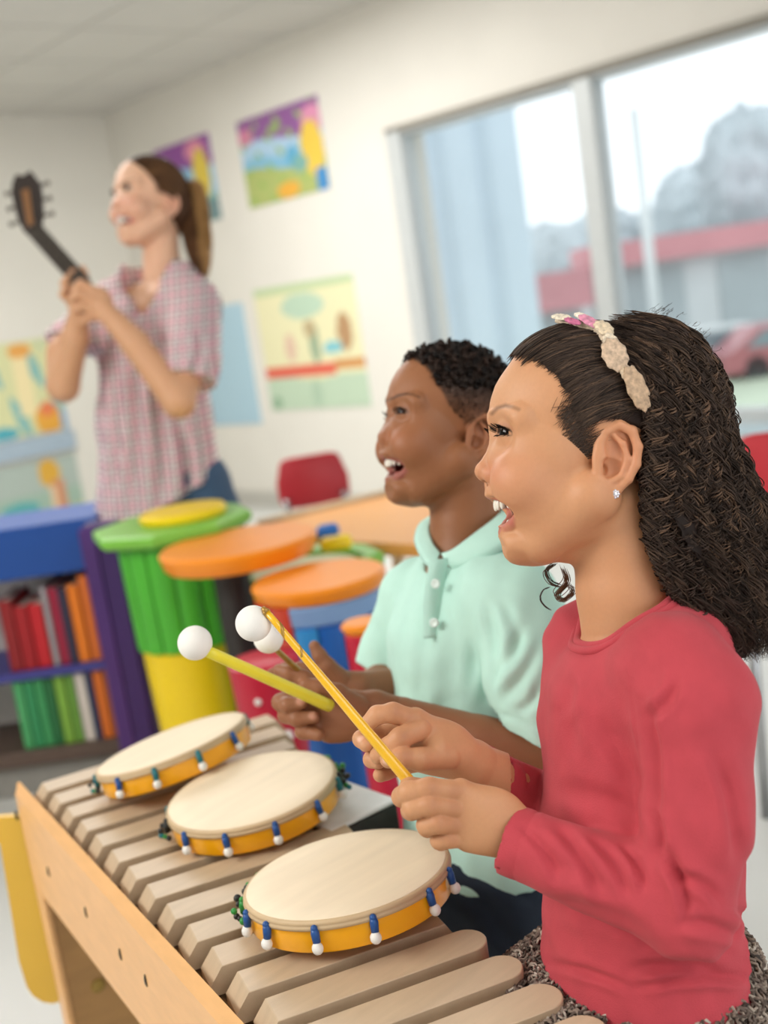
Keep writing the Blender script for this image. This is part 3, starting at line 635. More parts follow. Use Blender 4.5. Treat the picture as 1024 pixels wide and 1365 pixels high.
# ================================================================== implicit surfaces (smooth unions of round cones and ellipsoids)
class Field:
    def __init__(s, lo, hi, h):
        s.lo = np.array(lo, float); s.h = h; n = np.ceil((np.array(hi)-s.lo)/h).astype(int)+1
        s.ax = [(s.lo[i]+np.arange(n[i])*h).astype(np.float32) for i in range(3)]
        s.D = np.full(n, 1.0, np.float32)
    def _sub(s, lo, hi):
        sl = []
        for i in range(3):
            a = max(0, int((lo[i]-s.lo[i])/s.h)); b = min(s.D.shape[i], int((hi[i]-s.lo[i])/s.h)+2)
            if b <= a: return None
            sl.append(slice(a, b))
        return tuple(sl)
    def _grid(s, sl): return s.ax[0][sl[0]][:, None, None], s.ax[1][sl[1]][None, :, None], s.ax[2][sl[2]][None, None, :]
    def op(s, fn, lo, hi, k, mode):
        pad = k*1.5+3*s.h; lo = np.asarray(lo)-pad; hi = np.asarray(hi)+pad; sl = s._sub(lo, hi)
        if sl is None: return s
        X, Y, Z = s._grid(sl); d = fn(X, Y, Z).astype(np.float32); D = s.D[sl]
        if mode == '+':
            if k > 0: hh = np.maximum(k-np.abs(D-d), 0)/k; r = np.minimum(D, d)-hh*hh*k*.25
            else: r = np.minimum(D, d)
        else:
            d = -d
            if k > 0: hh = np.maximum(k-np.abs(D-d), 0)/k; r = np.maximum(D, d)+hh*hh*k*.25
            else: r = np.maximum(D, d)
        s.D[sl] = r; return s
    def ell(s, c, r, k=.004, mode='+', A=None):
        c = np.asarray(c, float); r = np.broadcast_to(np.asarray(r, float), (3,)); R_ = r.max()
        def fn(X, Y, Z):
            x, y, z = X-c[0], Y-c[1], Z-c[2]
            if A is not None: x, y, z = (A[i][0]*x+A[i][1]*y+A[i][2]*z for i in range(3))
            k0 = np.sqrt((x/r[0])**2+(y/r[1])**2+(z/r[2])**2)+1e-6; k1 = np.sqrt((x/r[0]**2)**2+(y/r[1]**2)**2+(z/r[2]**2)**2)+1e-6
            return k0*(k0-1)/k1
        return s.op(fn, c-R_, c+R_, k, mode)
    def cone(s, a, b, ra, rb=None, k=.004, mode='+', sq=1.0, sdir=None):
        a = np.asarray(a, float); b = np.asarray(b, float); rb = ra if rb is None else rb; ab = b-a; L2 = ab @ ab+1e-12; m = max(ra, rb)
        def fn(X, Y, Z):
            x, y, z = X-a[0], Y-a[1], Z-a[2]; t = np.clip((x*ab[0]+y*ab[1]+z*ab[2])/L2, 0, 1)
            dx, dy, dz = x-t*ab[0], y-t*ab[1], z-t*ab[2]
            q = dx*dx+dy*dy+dz*dz
            if sdir is not None: e = dx*sdir[0]+dy*sdir[1]+dz*sdir[2]; q = q + e*e*(1/sq**2-1)
            return (np.sqrt(q)-(ra+t*(rb-ra)))*(min(sq, 1) if sdir is not None else 1)
        lo = np.minimum(a, b)-m*max(1, sq); hi = np.maximum(a, b)+m*max(1, sq)
        return s.op(fn, lo, hi, k, mode)
    def chain(s, pts, rs, k=.003, mode='+', kj=.002):
        # own smooth chain, then joined
        pts = [np.asarray(p, float) for p in pts]; rs = [rs]*len(pts) if np.isscalar(rs) else rs
        m = max(rs); lo = np.min(pts, 0)-m; hi = np.max(pts, 0)+m
        def fn(X, Y, Z):
            o = None
            for a, b, ra, rb in zip(pts[:-1], pts[1:], rs[:-1], rs[1:]):
                ab = b-a; L2 = ab @ ab+1e-12; x, y, z = X-a[0], Y-a[1], Z-a[2]; t = np.clip((x*ab[0]+y*ab[1]+z*ab[2])/L2, 0, 1)
                d = np.sqrt((x-t*ab[0])**2+(y-t*ab[1])**2+(z-t*ab[2])**2)-(ra+t*(rb-ra))
                if o is None: o = d
                else: hh = np.maximum(kj-np.abs(o-d), 0)/kj; o = np.minimum(o, d)-hh*hh*kj*.25
            return o
        return s.op(fn, lo, hi, k, mode)
    def plane(s, p, n, k=0.0, lo=None, hi=None):     # cut away the side n points to
        p = np.asarray(p, float); n = np.asarray(n, float); n = n/np.linalg.norm(n)
        lo = s.lo if lo is None else lo; hi = (s.lo+np.array(s.D.shape)*s.h) if hi is None else hi
        return s.op(lambda X, Y, Z: -((X-p[0])*n[0]+(Y-p[1])*n[1]+(Z-p[2])*n[2]), lo, hi, k, '-')
    def mesh(s):
        D = s.D; h = s.h; n = D.shape; ins = D < 0
        cnt = np.zeros((n[0]-1, n[1]-1, n[2]-1), np.int8)
        for i in (0, 1):
            for j in (0, 1):
                for k in (0, 1): cnt += ins[i:n[0]-1+i, j:n[1]-1+j, k:n[2]-1+k]
        act = (cnt > 0) & (cnt < 8); I, J, K = np.nonzero(act); m = len(I)
        idx = np.full(cnt.shape, -1, np.int64); idx[I, J, K] = np.arange(m)
        c = {}
        for i in (0, 1):
            for j in (0, 1):
                for k in (0, 1): c[i, j, k] = D[I+i, J+j, K+k].astype(float)
        acc = np.zeros((m, 3)); w_ = np.zeros(m)
        for a in range(3):
            for u_ in (0, 1):
                for v_ in (0, 1):
                    p0 = [0, 0, 0]; o_ = [x for x in range(3) if x != a]; p0[o_[0]] = u_; p0[o_[1]] = v_; p1 = list(p0); p1[a] = 1
                    f0 = c[tuple(p0)]; f1 = c[tuple(p1)]; cr = (f0 < 0) != (f1 < 0); t = np.where(cr, f0/np.where(cr, f0-f1, 1), 0)
                    q = np.zeros((m, 3)); q[:, o_[0]] = u_; q[:, o_[1]] = v_; q[:, a] = t; acc[cr] += q[cr]; w_ += cr
        v = s.lo + (np.stack([I, J, K], 1)+acc/np.maximum(w_, 1)[:, None])*h
        Q = []
        for a in range(3):
            o_ = [x for x in range(3) if x != a]; b_, c_ = o_
            s0 = [slice(None)]*3; s1 = [slice(None)]*3; s0[a] = slice(0, n[a]-1); s1[a] = slice(1, n[a])
            for q_ in (s0, s1): q_[b_] = slice(1, n[b_]-1); q_[c_] = slice(1, n[c_]-1)
            A_, B_ = ins[tuple(s0)], ins[tuple(s1)]; e = np.array(np.nonzero(A_ != B_)); 
            if e.size == 0: continue
            sg = A_[tuple(e)]; e[b_] += 1; e[c_] += 1
            def at(db, dc): q = e.copy(); q[b_] += db; q[c_] += dc; return idx[tuple(q)]
            quad = np.stack([at(-1,-1), at(0,-1), at(0,0), at(-1,0)], 1)
            fl = sg if a != 1 else ~sg
            quad[~fl] = quad[~fl][:, ::-1]; Q.append(quad)
        Q = np.concatenate(Q); Q = Q[(Q >= 0).all(1)]
        return v, Q
def smooth(v, q, it=2, lam=.5):
    e = np.concatenate([q[:, [0,1]], q[:, [1,2]], q[:, [2,3]], q[:, [3,0]]]); v = v.copy(); n = len(v)
    deg = np.bincount(e[:, 0], minlength=n)+np.bincount(e[:, 1], minlength=n)
    for k in range(it):
        for l in (lam, -lam*1.04) if it > 2 else (lam,):
            a = np.zeros_like(v)
            for c in range(3): a[:, c] = np.bincount(e[:, 0], v[e[:, 1], c], n)+np.bincount(e[:, 1], v[e[:, 0], c], n)
            v += l*(a/np.maximum(deg, 1)[:, None]-v)
    return v
def vnormals(v, q):
    fn = np.cross(v[q[:, 2]]-v[q[:, 0]], v[q[:, 3]]-v[q[:, 1]]); N = np.zeros_like(v)
    for k in range(4):
        for c in range(3): N[:, c] += np.bincount(q[:, k], fn[:, c], len(v))
    return N/(np.linalg.norm(N, axis=1)[:, None]+1e-12)
def strands(b, paths, r, seg=3, c=None, taper=True, mi=0):       # paths (S, N, 3) -> thin tubes
    S, N, _ = paths.shape; t = np.gradient(paths, axis=1); t /= np.linalg.norm(t, axis=2, keepdims=True)+1e-9
    a = np.broadcast_to(np.array([.31, .22, .92]), t.shape); u = np.cross(t, a); u /= np.linalg.norm(u, axis=2, keepdims=True)+1e-9; w = np.cross(t, u)
    rr = np.broadcast_to(np.asarray(r, float).reshape(-1, 1) if np.ndim(r) == 1 else np.asarray(r, float), (S, N)) if np.ndim(r) < 2 else r
    if taper: rr = rr*np.interp(np.linspace(0, 1, N), [0, .12, .8, 1], [.2, 1, .85, .15])[None]
    an = np.arange(seg)*2*pi/seg
    v = paths[:, :, None] + rr[:, :, None, None]*(u[:, :, None]*np.cos(an)[None, None, :, None]+w[:, :, None]*np.sin(an)[None, None, :, None])
    base = (np.arange(S)[:, None, None]*N+np.arange(N-1)[None, :, None])*seg; j = np.arange(seg)[None, None]; j2 = (j+1) % seg
    q = np.stack([base+j, base+j2, base+seg+j2, base+seg+j], -1).reshape(-1, 4)
    cc = None
    if c is not None:
        c = np.asarray(c); cc = np.repeat(c, N*seg, axis=0) if c.ndim == 2 else c
    b.add(v.reshape(-1, 3), q, cc, mi)
def mixc(a, b, w): w = np.clip(w, 0, 1)[:, None]; return a*(1-w)+b*w
def gs(x): return np.exp(-x*x)
def C3(h): return np.array(lin(h))
# ------------------------------------------------------------------ a head, in its own units (1 unit = s metres); f forward, u up, l to the side
def head(p):
    h = p.get('h', 2.0); fl = Field((-150, -330, -150), (185, 185, 150), h)     # axes of the field: f, u, l
    E = fl.ell; Cn = fl.cone
    def both(fn):
        for sg in (1, -1): fn(sg)
    jw = p.get('jaw', 1.0); mo = p.get('open', 1.0)       # mo: how far the jaw is dropped
    E((15, 55, 0), (132, 112, 98), 0)
    E((68, -5, 0), (78, 92, 80*jw), 14); E((62, -62, 0), (66, 58, 72*jw), 20)
    cd = -18*mo
    ch = p.get('chin', (100, -111))
    both(lambda s: Cn((22, -62, s*66*jw), (ch[0]-22, ch[1]+cd+12, s*24), 24, 20, 22))
    E((ch[0], ch[1]+cd-1, 0), (25, 18, 27), 12)
    Cn((55, -90, 0), (82, -114+cd*.5, 0), 38, 21, 18); Cn((72, -106, 0), (0, -108, 0), 32, 40, 16); both(lambda s: Cn((58, -88, s*34*jw), (5, -86, s*32*jw), 30, 30, 18))
    both(lambda s: E((100, -42, s*43), p.get('cheek', (37, 34, 32)), 18))                       # cheeks
    both(lambda s: Cn((130, 36, s*14), (106, 38, s*54), 8, 9, 26))            # brow
    nl = p.get('nose', 1.0)
    both(lambda s: E((147, 17, s*36), (19, 12, 22), 26, '-'))                   # eye hollows
    Cn((136, 22, 0), (152, -22, 0), 9, 11, 11)
    tip = p.get('tip', (154, -27)); E((tip[0], tip[1], 0), (13.5, 12.5, 14*nl), 7)
    both(lambda s: E((tip[0]-12, tip[1]-6, s*15.5*nl), (15.5, 12.5, 11), 3.5)); both(lambda s: Cn((tip[0]-31, tip[1]+9, s*25), (tip[0]-28, tip[1]-13, s*23), 2.0, 1.6, 8, '-'))
    E((116, -60, 0), (34, 24, 38), 12)                                            # upper lip base
    lf = p.get('lip', 1.0); mu = p.get('mu', -62); lf0 = p.get('lowf', 0)
    up = [(147, mu, 0), (143, mu+1, 13), (132, mu-4, 29), (121, mu-11, 40), (111, mu-20, 47)]
    lw = [(129+lf0, mu-10-36*mo, 0), (127+lf0, mu-10-35*mo, 13), (121+lf0*.5, mu-10-28*mo, 28), (115, mu-10-18*mo, 39), (111, mu-21, 47)]
    E((108, mu-22-40*mo, 0), (25, 17, 36), 12)
    # open mouth
    cav = ((up[0][1]+lw[0][1])/2); hf = max(5, (up[0][1]-lw[0][1])/2-2)
    E((142, cav+2, 0), (33, hf, 62), 4, '-')
    E((100, cav, 0), (32, hf, 31), 4, '-')
    both(lambda s: fl.chain([(a, b_, s*c) for a, b_, c in up], [5.5*lf, 5.8*lf, 5*lf, 4.2*lf, 3], 3.5, '+', 3))
    both(lambda s: fl.chain([(a, b_, s*c) for a, b_, c in lw], [7.5*lf, 7.2*lf, 6.2*lf, 4.8*lf, 3], 4, '+', 3))
    both(lambda s: E((tip[0]-7, tip[1]-16, s*9*nl), (7.5, 5.5, 5), 2, '-'))      # nostrils
    both(lambda s: Cn((tip[0]-22, tip[1]+2, s*25), (105, mu-10, s*52), 2.6, 3.2, 7, '-'))   # smile fold
    both(lambda s: E((127, -2, s*22), (15, 22, 16), 14))
    # eyelids
    ec = p.get('eye', (120, 19, 34)); er = 18.5; sq = p.get('slit', 5.5)
    both(lambda s: E((ec[0], ec[1], s*ec[2]), er+3.2, 7))
    def slit(X, Y, Z, s):
        f_, u_, l_ = X-ec[0], Y-ec[1], Z*s-ec[2]; ang = np.arctan2(l_, np.maximum(f_, 1)); w = (ang-p.get('eyeang', .42))/p.get('eyew', .78)
        half = sq*np.sqrt(np.clip(1-w*w, 0, 1))-(w*w > 1)*6; mid = p.get('eyelift', 0)*w+p.get('arch', 0)*(.6-w*w)
        return np.maximum(np.abs(u_-mid-.5)-half, (8-f_*1.0)*1.0) + 0*X
    for s in (1, -1):
        c0 = np.array([ec[0], ec[1], s*ec[2]])
        fl.op(lambda X, Y, Z: slit(X, Y, Z, s), c0-28, c0+28, 1.5, '-')
    # ears
    ex, eu, el = p.get('ear', (-8, -16, 80)); es = p.get('ears', 1.0)
    def ear(s):
        q = lambda a, b_, c: (ex+a*es, eu+b_*es, s*(el+c*es))
        E(q(-10, 2, 5), (29*es, 42*es, 8.5*es), 5, A=np.array([[.97, .12, .2*s], [-.12, .99, 0], [-.2*s, 0, .98]]))
        E(q(-12, 0, -4), (16*es, 30*es, 12*es), 8)
        helix = [(8, -6, 6), (10, 14, 8), (2, 34, 11), (-14, 42, 14), (-29, 34, 17), (-36, 14, 18), (-34, -8, 17), (-25, -26, 14), (-10, -42, 9)]
        fl.chain([q(*x) for x in helix], [4.5*es, 5*es, 5.2*es, 5.5*es, 5.5*es, 5.5*es, 5.2*es, 5*es, 5*es], 3, '+', 3)
        E(q(2, -42, 6), (13*es, 13*es, 6.5*es), 5)
        E(q(-9, 14, 14), (13*es, 17*es, 7*es), 4, '-'); E(q(-4, -12, 13), (13*es, 14*es, 10*es), 4, '-')
        fl.chain([q(-6, 30, 11), (q(-18, 18, 14)), q(-24, -2, 15), q(-16, -22, 13), q(-2, -30, 10)], [3.2*es, 4*es, 4.2*es, 4.2*es, 4.5*es], 3, '+', 3)
        E(q(11, -12, 9), (6*es, 9*es, 6*es), 4)
        E(q(4, -14, 6), (5*es, 7*es, 8*es), 2, '-')
    both(ear)
    # neck and upper chest
    for a, b_, ra, rb, k in p['neck']: Cn(a, b_, ra, rb, k)
    for c, r, k in p.get('chest', []): E(c, r, k)
    # silhouette of the profile, blended into the forms beside it
    prof = p.get('prof')
    if prof is not None:
        pr = np.array(prof, float); pu, pf = pr[:, 0], pr[:, 1]; o_ = np.argsort(pu); pu, pf = pu[o_], pf[o_]
        X, Y, Z = fl._grid((slice(None),)*3); lim = np.interp(Y, pu, pf, left=999, right=999)
        fl.D = np.maximum(fl.D, ((X-lim)*.85).astype(np.float32)+0*fl.D)
    v, q = fl.mesh(); v = smooth(v, q, 1, .35)
    return v, q, up, lw, ec, er
def head_colors(v, p, up, lw, ec, er):
    f, u, l = v[:, 0], v[:, 1], np.abs(v[:, 2]); c = np.broadcast_to(C3(p['skin']), v.shape).copy()
    c = mixc(c, C3(p['blush']), .55*gs((f-112)/42)*gs((u+38)/34)*gs((l-55)/34))
    c = mixc(c, C3(p['blush']), .5*gs((f-150)/16)*gs((u+28)/16))
    c = mixc(c, C3(p['blush']), .45*(l > 82)*gs((u+10)/50)*gs((f+10)/40))
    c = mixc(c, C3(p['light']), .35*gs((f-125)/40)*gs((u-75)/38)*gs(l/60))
    def near(ch, r, lw_=1.0):
        d = np.full(len(v), 99.); SC = np.array([1, 1, lw_])
        P_ = np.array(ch, float)
        for a, b_ in zip(P_[:-1], P_[1:]):
            ab = (b_-a)*SC; x = (np.stack([f, u, l], 1)-a)*SC; t = np.clip(x @ ab/(ab @ ab), 0, 1); d = np.minimum(d, np.linalg.norm(x-t[:, None]*ab, axis=1)-r)
        return d
    lf = p.get('lip', 1.0)
    lipd = np.minimum(near(up, 6.0*lf), near(lw, 8.2*lf)); c = mixc(c, C3(p['lipc']), np.clip(.5-lipd/1.8, 0, 1)*.85)
    inm = (f < 141) & (f > 70) & (u < up[0][1]-1) & (u > lw[0][1]+4) & (l < 50) & (lipd > 1.0) & (((f-95)/45)**2+(l/38)**2 < 1.4)
    N = p['_N']; cav = (up[0][1]+lw[0][1])/2
    inside = inm & (((f-108)*N[:, 0]+(u-cav)*N[:, 1]+l*np.sign(v[:, 2])*N[:, 2]*.8) < -2)
    c[inside] = C3('#5a1713')
    # brows
    br = p.get('brow', [(136, 36, 14), (134, 45, 30), (122, 48, 48), (106, 40, 62)])
    bd = near(br, 0, .12)+30*(f < 88); tt = p.get('browr', 4.0); c = mixc(c, C3(p['browc']), np.clip(1.2-bd/tt, 0, 1)*p.get('browa', .75))
    # lash line
    ang = np.arctan2(l-ec[2], np.maximum(f-ec[0], 1)); w = (ang-p.get('eyeang', .42))/p.get('eyew', .78); rr = np.sqrt((f-ec[0])**2+(u-ec[1])**2+(l-ec[2])**2)
    half = p.get('slit', 5.5)*np.sqrt(np.clip(1-w*w, 0, 1)); uu = u-ec[1]-.5-p.get('eyelift', 0)*w-p.get('arch', 0)*(.6-w*w)
    lash = (rr < er+7)*(np.abs(w) < 1.12)*np.maximum(gs((uu-half-.6)/1.7), .6*gs((uu+half+.6)/1.2))*(f > ec[0]+2)
    c = mixc(c, C3('#1a1210'), lash*.95)
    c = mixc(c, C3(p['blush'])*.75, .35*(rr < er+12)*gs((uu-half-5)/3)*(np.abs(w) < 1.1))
    c = mixc(c, C3('#5a2b18'), .7*gs((np.abs(f-(p.get('tip',(154,-27))[0]-6)))/6)*gs((u-(p.get('tip',(154,-27))[1]-15))/4)*gs((l-7.5)/5)*(N[:, 1] < .2)*(p.get('nos', 1)))  # shade inside the nostrils is painted into the skin colour
    if 'stubble' in p:
        c = mixc(c, C3(p['stubc']), p['stubble'](f, u, l))
    return c
# ================================================================== people: shared pieces
m_skin_g = mat('skin', vcol=True, rough=.5, var=.02, scale=300, bump=.05, bscale=900, sss=.12, spec=.35)
m_eye = mat('eye_surface', vcol=True, rough=.06, var=.0, spec=.22)
m_teeth = mat('tooth_enamel', '#f0e9dc', .25, .02, sss=.1); m_tongue = mat('tongue', '#b5544e', .4, .05)
m_hair = mat('hair', vcol=True, rough=.58, var=.12, scale=60, spec=.18)
class Rig:
    def __init__(s, o, f, u, sc): 
        s.o = np.array(o, float); f = np.array(f, float); f /= np.linalg.norm(f); u = np.array(u, float); u -= f*(u @ f); u /= np.linalg.norm(u)
        s.A = np.array([f, u, np.cross(u, f)]); s.s = sc
    def cam(s, p): return s.o + (np.asarray(p, float)*s.s) @ s.A
    def w(s, p): return W(s.cam(p))
def head_parts(b_body, rig, p, par):
    v, q, up, lw, ec, er = head(p); p['_N'] = vnormals(v, q); c = head_colors(v, p, up, lw, ec, er)
    b_body.add(rig.w(v), q[:, ::-1], c)
    gz = np.array(p.get('gaze', (1, -.08, .03)), float); gz /= np.linalg.norm(gz)
    for sg in (1, -1):
        b = MB(); th = np.linspace(0, pi, 25); seg = 32; ph = np.arange(seg)*2*pi/seg
        g2 = gz*[1, 1, 1]; a = np.cross(g2, [0, 1, 0]); a /= np.linalg.norm(a); b2 = np.cross(a, g2)
        vv = np.array([g2*cos(t)*(1.05 if t < .4 else 1)+(a*cos(x)+b2*sin(x))*sin(t) for t in th for x in ph])*(er+.4)+np.array([ec[0], ec[1], sg*ec[2]])
        cc = np.array([C3('#0a0706') if t < .24 else (C3(p.get('iris', '#2e1a10')) if t < .68 else C3('#c9beb6')) for t in th for x in ph])
        n = len(th); f = [[i*seg+j, i*seg+(j+1) % seg, (i+1)*seg+(j+1) % seg, (i+1)*seg+j] for i in range(n-1) for j in range(seg)]
        b.add(rig.w(vv), f, cc); b.build('eye', m_eye, par)
    # teeth and tongue
    b = MB(); mu = up[0][1]; tw = p.get('tooth', 1.0)
    for k in range(10):
        t = (k-4.5)/4.5; l = 36*t; f_ = 141-25*abs(t)**2.2+p.get('toothf', 0)*(1-t*t); hgt = (10-3*abs(t))*tw
        b.ball(rig.w((f_-2, mu-5-hgt*.7, l)), np.array([3.4, hgt, 5.0 if abs(t) < .5 else 4.4])*rig.s, n=8, axes=rig.A @ R.T)
    if p.get('lowteeth', 1):
        for k in range(8):
            t = (k-3.5)/3.5; l = 23*t; b.ball(rig.w((lw[0][0]-7-15*abs(t)**2, lw[0][1]+9+3*abs(t), l)), np.array([3, 5, 3.1])*rig.s, n=8, axes=rig.A @ R.T)
    b.build('teeth', m_teeth, par)
    b = MB(); b.ball(rig.w((103, lw[0][1]+12, 0)), np.array([20, 8, 21])*rig.s, axes=rig.A @ R.T); b.build('tongue', m_tongue, par)
    # lashes
    r_ = np.random.default_rng(3)
    for sg in (1, -1):
        ps = []
        for k in range(60):
            w = r_.uniform(-1.0, .95); upper = k < 48; ang = w*p.get('eyew', .78)+p.get('eyeang', .42); half = p.get('slit', 5.5)*sqrt(max(0, 1-w*w))
            du = (half if upper else -half)+.5+p.get('eyelift', 0)*w+p.get('arch', 0)*(.6-w*w); rr = er+3.0; cs = sqrt(max(.1, 1-(du/rr)**2))
            base = np.array([ec[0]+rr*cs*cos(ang), ec[1]+du, ec[2]+rr*cs*sin(ang)]); d = np.array([cos(ang*.55), .12 if upper else -.35, sin(ang*.55)]); L = (9.5 if upper else 4)*p.get('lash', 1)*r_.uniform(.7, 1.1)
            t = np.linspace(0, 1, 6)[:, None]; pt = base + d*L*t + np.array([0, 1, 0])*(L*.35*t**2 if upper else -L*.1*t**2); pt[:, 2] *= sg; ps.append(pt)
        b = MB(); strands(b, rig.w(np.array(ps).reshape(-1, 3)).reshape(-1, 6, 3), .34*rig.s*1.0+.00006, c=C3('#120c0a')); b.build('eyelashes', m_hair, par)
    return v, q
def add_field(b, fl, color, it=1, frame_cam=True, cf=None, disp=None):
    v, q = fl.mesh(); v = smooth(v, q, it, .4)
    if disp is not None: v = disp(v, vnormals(v, q))
    c = np.broadcast_to(C3(color) if isinstance(color, str) else color, v.shape).copy()
    if cf is not None: c = cf(v, c)
    b.add(W(v), q, c); return v, q
def pix(v): return np.stack([512-F*v[:, 0]/v[:, 2], 682.5+F*v[:, 1]/v[:, 2]], 1)
def folds(lst, near=None):        # creases: (x0,y0,x1,y1,width px,depth m) on the side that faces the viewer
    def fn(v, N):
        p = pix(v); face = np.clip(N[:, 2]*1.6+.1, 0, 1); off = np.zeros(len(v))
        for x0, y0, x1, y1, w, a in lst:
            d = np.array([x1-x0, y1-y0], float); L = np.linalg.norm(d); d /= L; r = p-[x0, y0]; t = r @ d; s_ = r[:, 0]*-d[1]+r[:, 1]*d[0]
            s_ = s_ + 6*np.sin(t/L*pi)*(1 if a > 0 else -1)
            e = np.clip(np.minimum(t/L, 1-t/L)*3.2+.25, 0, 1)*(t > -w)*(t < L+w); off -= abs(a)*e*(gs(s_/w)-.55*gs((s_-w*1.7)/w)-.4*gs((s_+w*1.7)/w))
        return v + N*(off*face)[:, None]
    return fn
def hand_field(fl, palm, fingers, kp=.006, kf=.0022):
    for a in palm:
        if len(a) == 3: fl.ell(a[0], a[1], a[2])
        else: fl.cone(*a)
    for pts, rs in fingers: fl.chain(pts, rs, kf, '+', .003)
UPC = R.T @ np.array([0, 0, 1.])
def tocam(w): return (np.asarray(w)-CAM) @ R
def legs(fl, hips, feet, r0, r1):
    for h_, f_ in zip(hips, feet): fl.cone(h_, f_, r0, r1, .01)
# ================================================================== the girl
DG = 1.05
def G(px, py, o=0.0): return g(px, py, DG-o)
def gp(px, py, l=0):       # picture point -> head units (f, u) for a point l units to the near side
    k = (DG-l*SG)/DG; return (800-(512+(px-512)*k), 600-(682.5+(py-682.5)*k))
SG = DG/F
girl = thing('person', 'laughing girl with curly dark hair and headband in a coral long-sleeved shirt', 'person', W(tocam(P(870, 1330, 1.05))) * [1, 1, 0])
rigG = Rig(g(800, 600, DG), (-1, 0, 0), (0, 1, 0), SG)
profG = [(178, 40), (160, 82), (140, 103), (117, 119), (100, 131), (88, 138), (70, 144.5), (55, 148.5), (40, 150.5), (30, 149.5), (18, 147), (8, 147.5), (-3, 151.5), (-14, 158.5), (-20, 164.5), (-27, 167), (-34, 165.5), (-40, 160.5), (-44, 155), (-49, 152.5), (-56, 152.5), (-61, 153.5), (-65, 149), (-68, 143), (-100, 140), (-104, 133), (-110, 134.5), (-116, 134), (-122, 130.5), (-128, 128.5), (-136, 128), (-144, 125.5), (-150, 120), (-154, 113), (-158, 100), (-168, 92), (-330, 92)]
pG = dict(h=1.7, prof=profG, open=1.0, nose=1.0, tip=(154, -27), mu=-61, chin=(102, -111), skin='#cb946c', blush='#cd8466', light='#dfb089', lipc='#b8655a', browc='#4a2f22', browr=3.6, browa=.6, arch=2.6, cheek=(40, 36, 33), iris='#1c100a', ear=(6, -15, 80), gaze=(1, -.04, .75), eyew=.92, eyeang=.5,
    brow=[(146, 47, 18), (140, 53, 32), (131, 55, 45), (117, 48, 60)], eye=(119, 20, 34), slit=4.6, eyelift=-1.0, lash=1.35, tooth=.95, toothf=0, jaw=1.0,
    neck=[((-22, -80, 0), (-38, -190, 0), 56, 56, 18), ((-38, -190, 0), (-50, -260, 0), 56, 60, 20)],
    chest=[((-46, -326, 0), (80, 84, 96), 26)])
body = MB()
vh, qh = head_parts(body, rigG, pG, girl)
# hands
def hk(px, py, o): return G(px, py, o)
fl = Field(g(700, 1160, .99)-.0, g(515, 1030, .93)+.0, .001) if False else None
a1 = G(715, 1150, .12); a0 = G(515, 1025, .04)
lo = np.minimum(a0, a1)-.02; hi = np.maximum(a0, a1)+.02
fl = Field(lo, hi, .00105)
wr = G(690, 1114, .078)
fl.cone(G(735, 1132, .085), wr, .022, .0205, .004)
for mx, my, r in ((614, 1056, .0112), (610, 1077, .0112), (614, 1099, .0108), (624, 1117, .0100)): fl.cone(wr, G(mx, my, .083), .0185, r, .006)
fl.ell(G(648, 1092, .082), (.033, .0265, .0135), .008); fl.cone(G(672, 1088, .07), G(625, 1066, .062), .014, .012, .008)
fing = [([(608,1055,.086), (572,1051,.092), (545,1056,.090), (536,1062,.080), (543,1064,.066)], [.0092,.0084,.0083,.0078,.0066]),
        ([(606,1077,.089), (573,1073,.096), (551,1077,.092), (548,1080,.078), (560,1082,.066)], [.0090,.0082,.0081,.0076,.0066]),
        ([(608,1099,.088), (584,1097,.095), (569,1100,.090), (570,1103,.076), (582,1104,.066)], [.0086,.0078,.0077,.0073,.0062]),
        ([(618,1118,.084), (598,1118,.089), (586,1120,.085), (588,1122,.074), (600,1120,.066)], [.0078,.0070,.0069,.0064,.0056]),
        ([(640,1078,.064), (600,1062,.058), (570,1054,.060), (545,1047,.066)], [.0125,.0105,.0092,.0075])]
for pts, rs in fing: fl.chain([G(*x) for x in pts], rs, .0006, '+', .004)
def hcol(nails, knu, base, dark, nail='#e3b49b'):
    def cf(v, c):
        for k in knu: c = mixc(c, C3(dark), .45*gs(np.linalg.norm(v-k, axis=1)/.0075))
        for k in nails: c = mixc(c, C3(nail), .9*np.clip(2.2-np.linalg.norm((v-k[0])*[1,1,1], axis=1)/k[1]*2, 0, 1))
        return c
    return cf
kn = [G(572,1048,.099), G(573,1071,.103), G(584,1095,.101), G(598,1116,.095), G(608,1054,.095), G(606,1077,.099), G(608,1099,.097)]
add_field(body, fl, '#ca946c', 1, cf=hcol([(G(531,1063,.078), .0045)], kn, None, '#a5694a'))
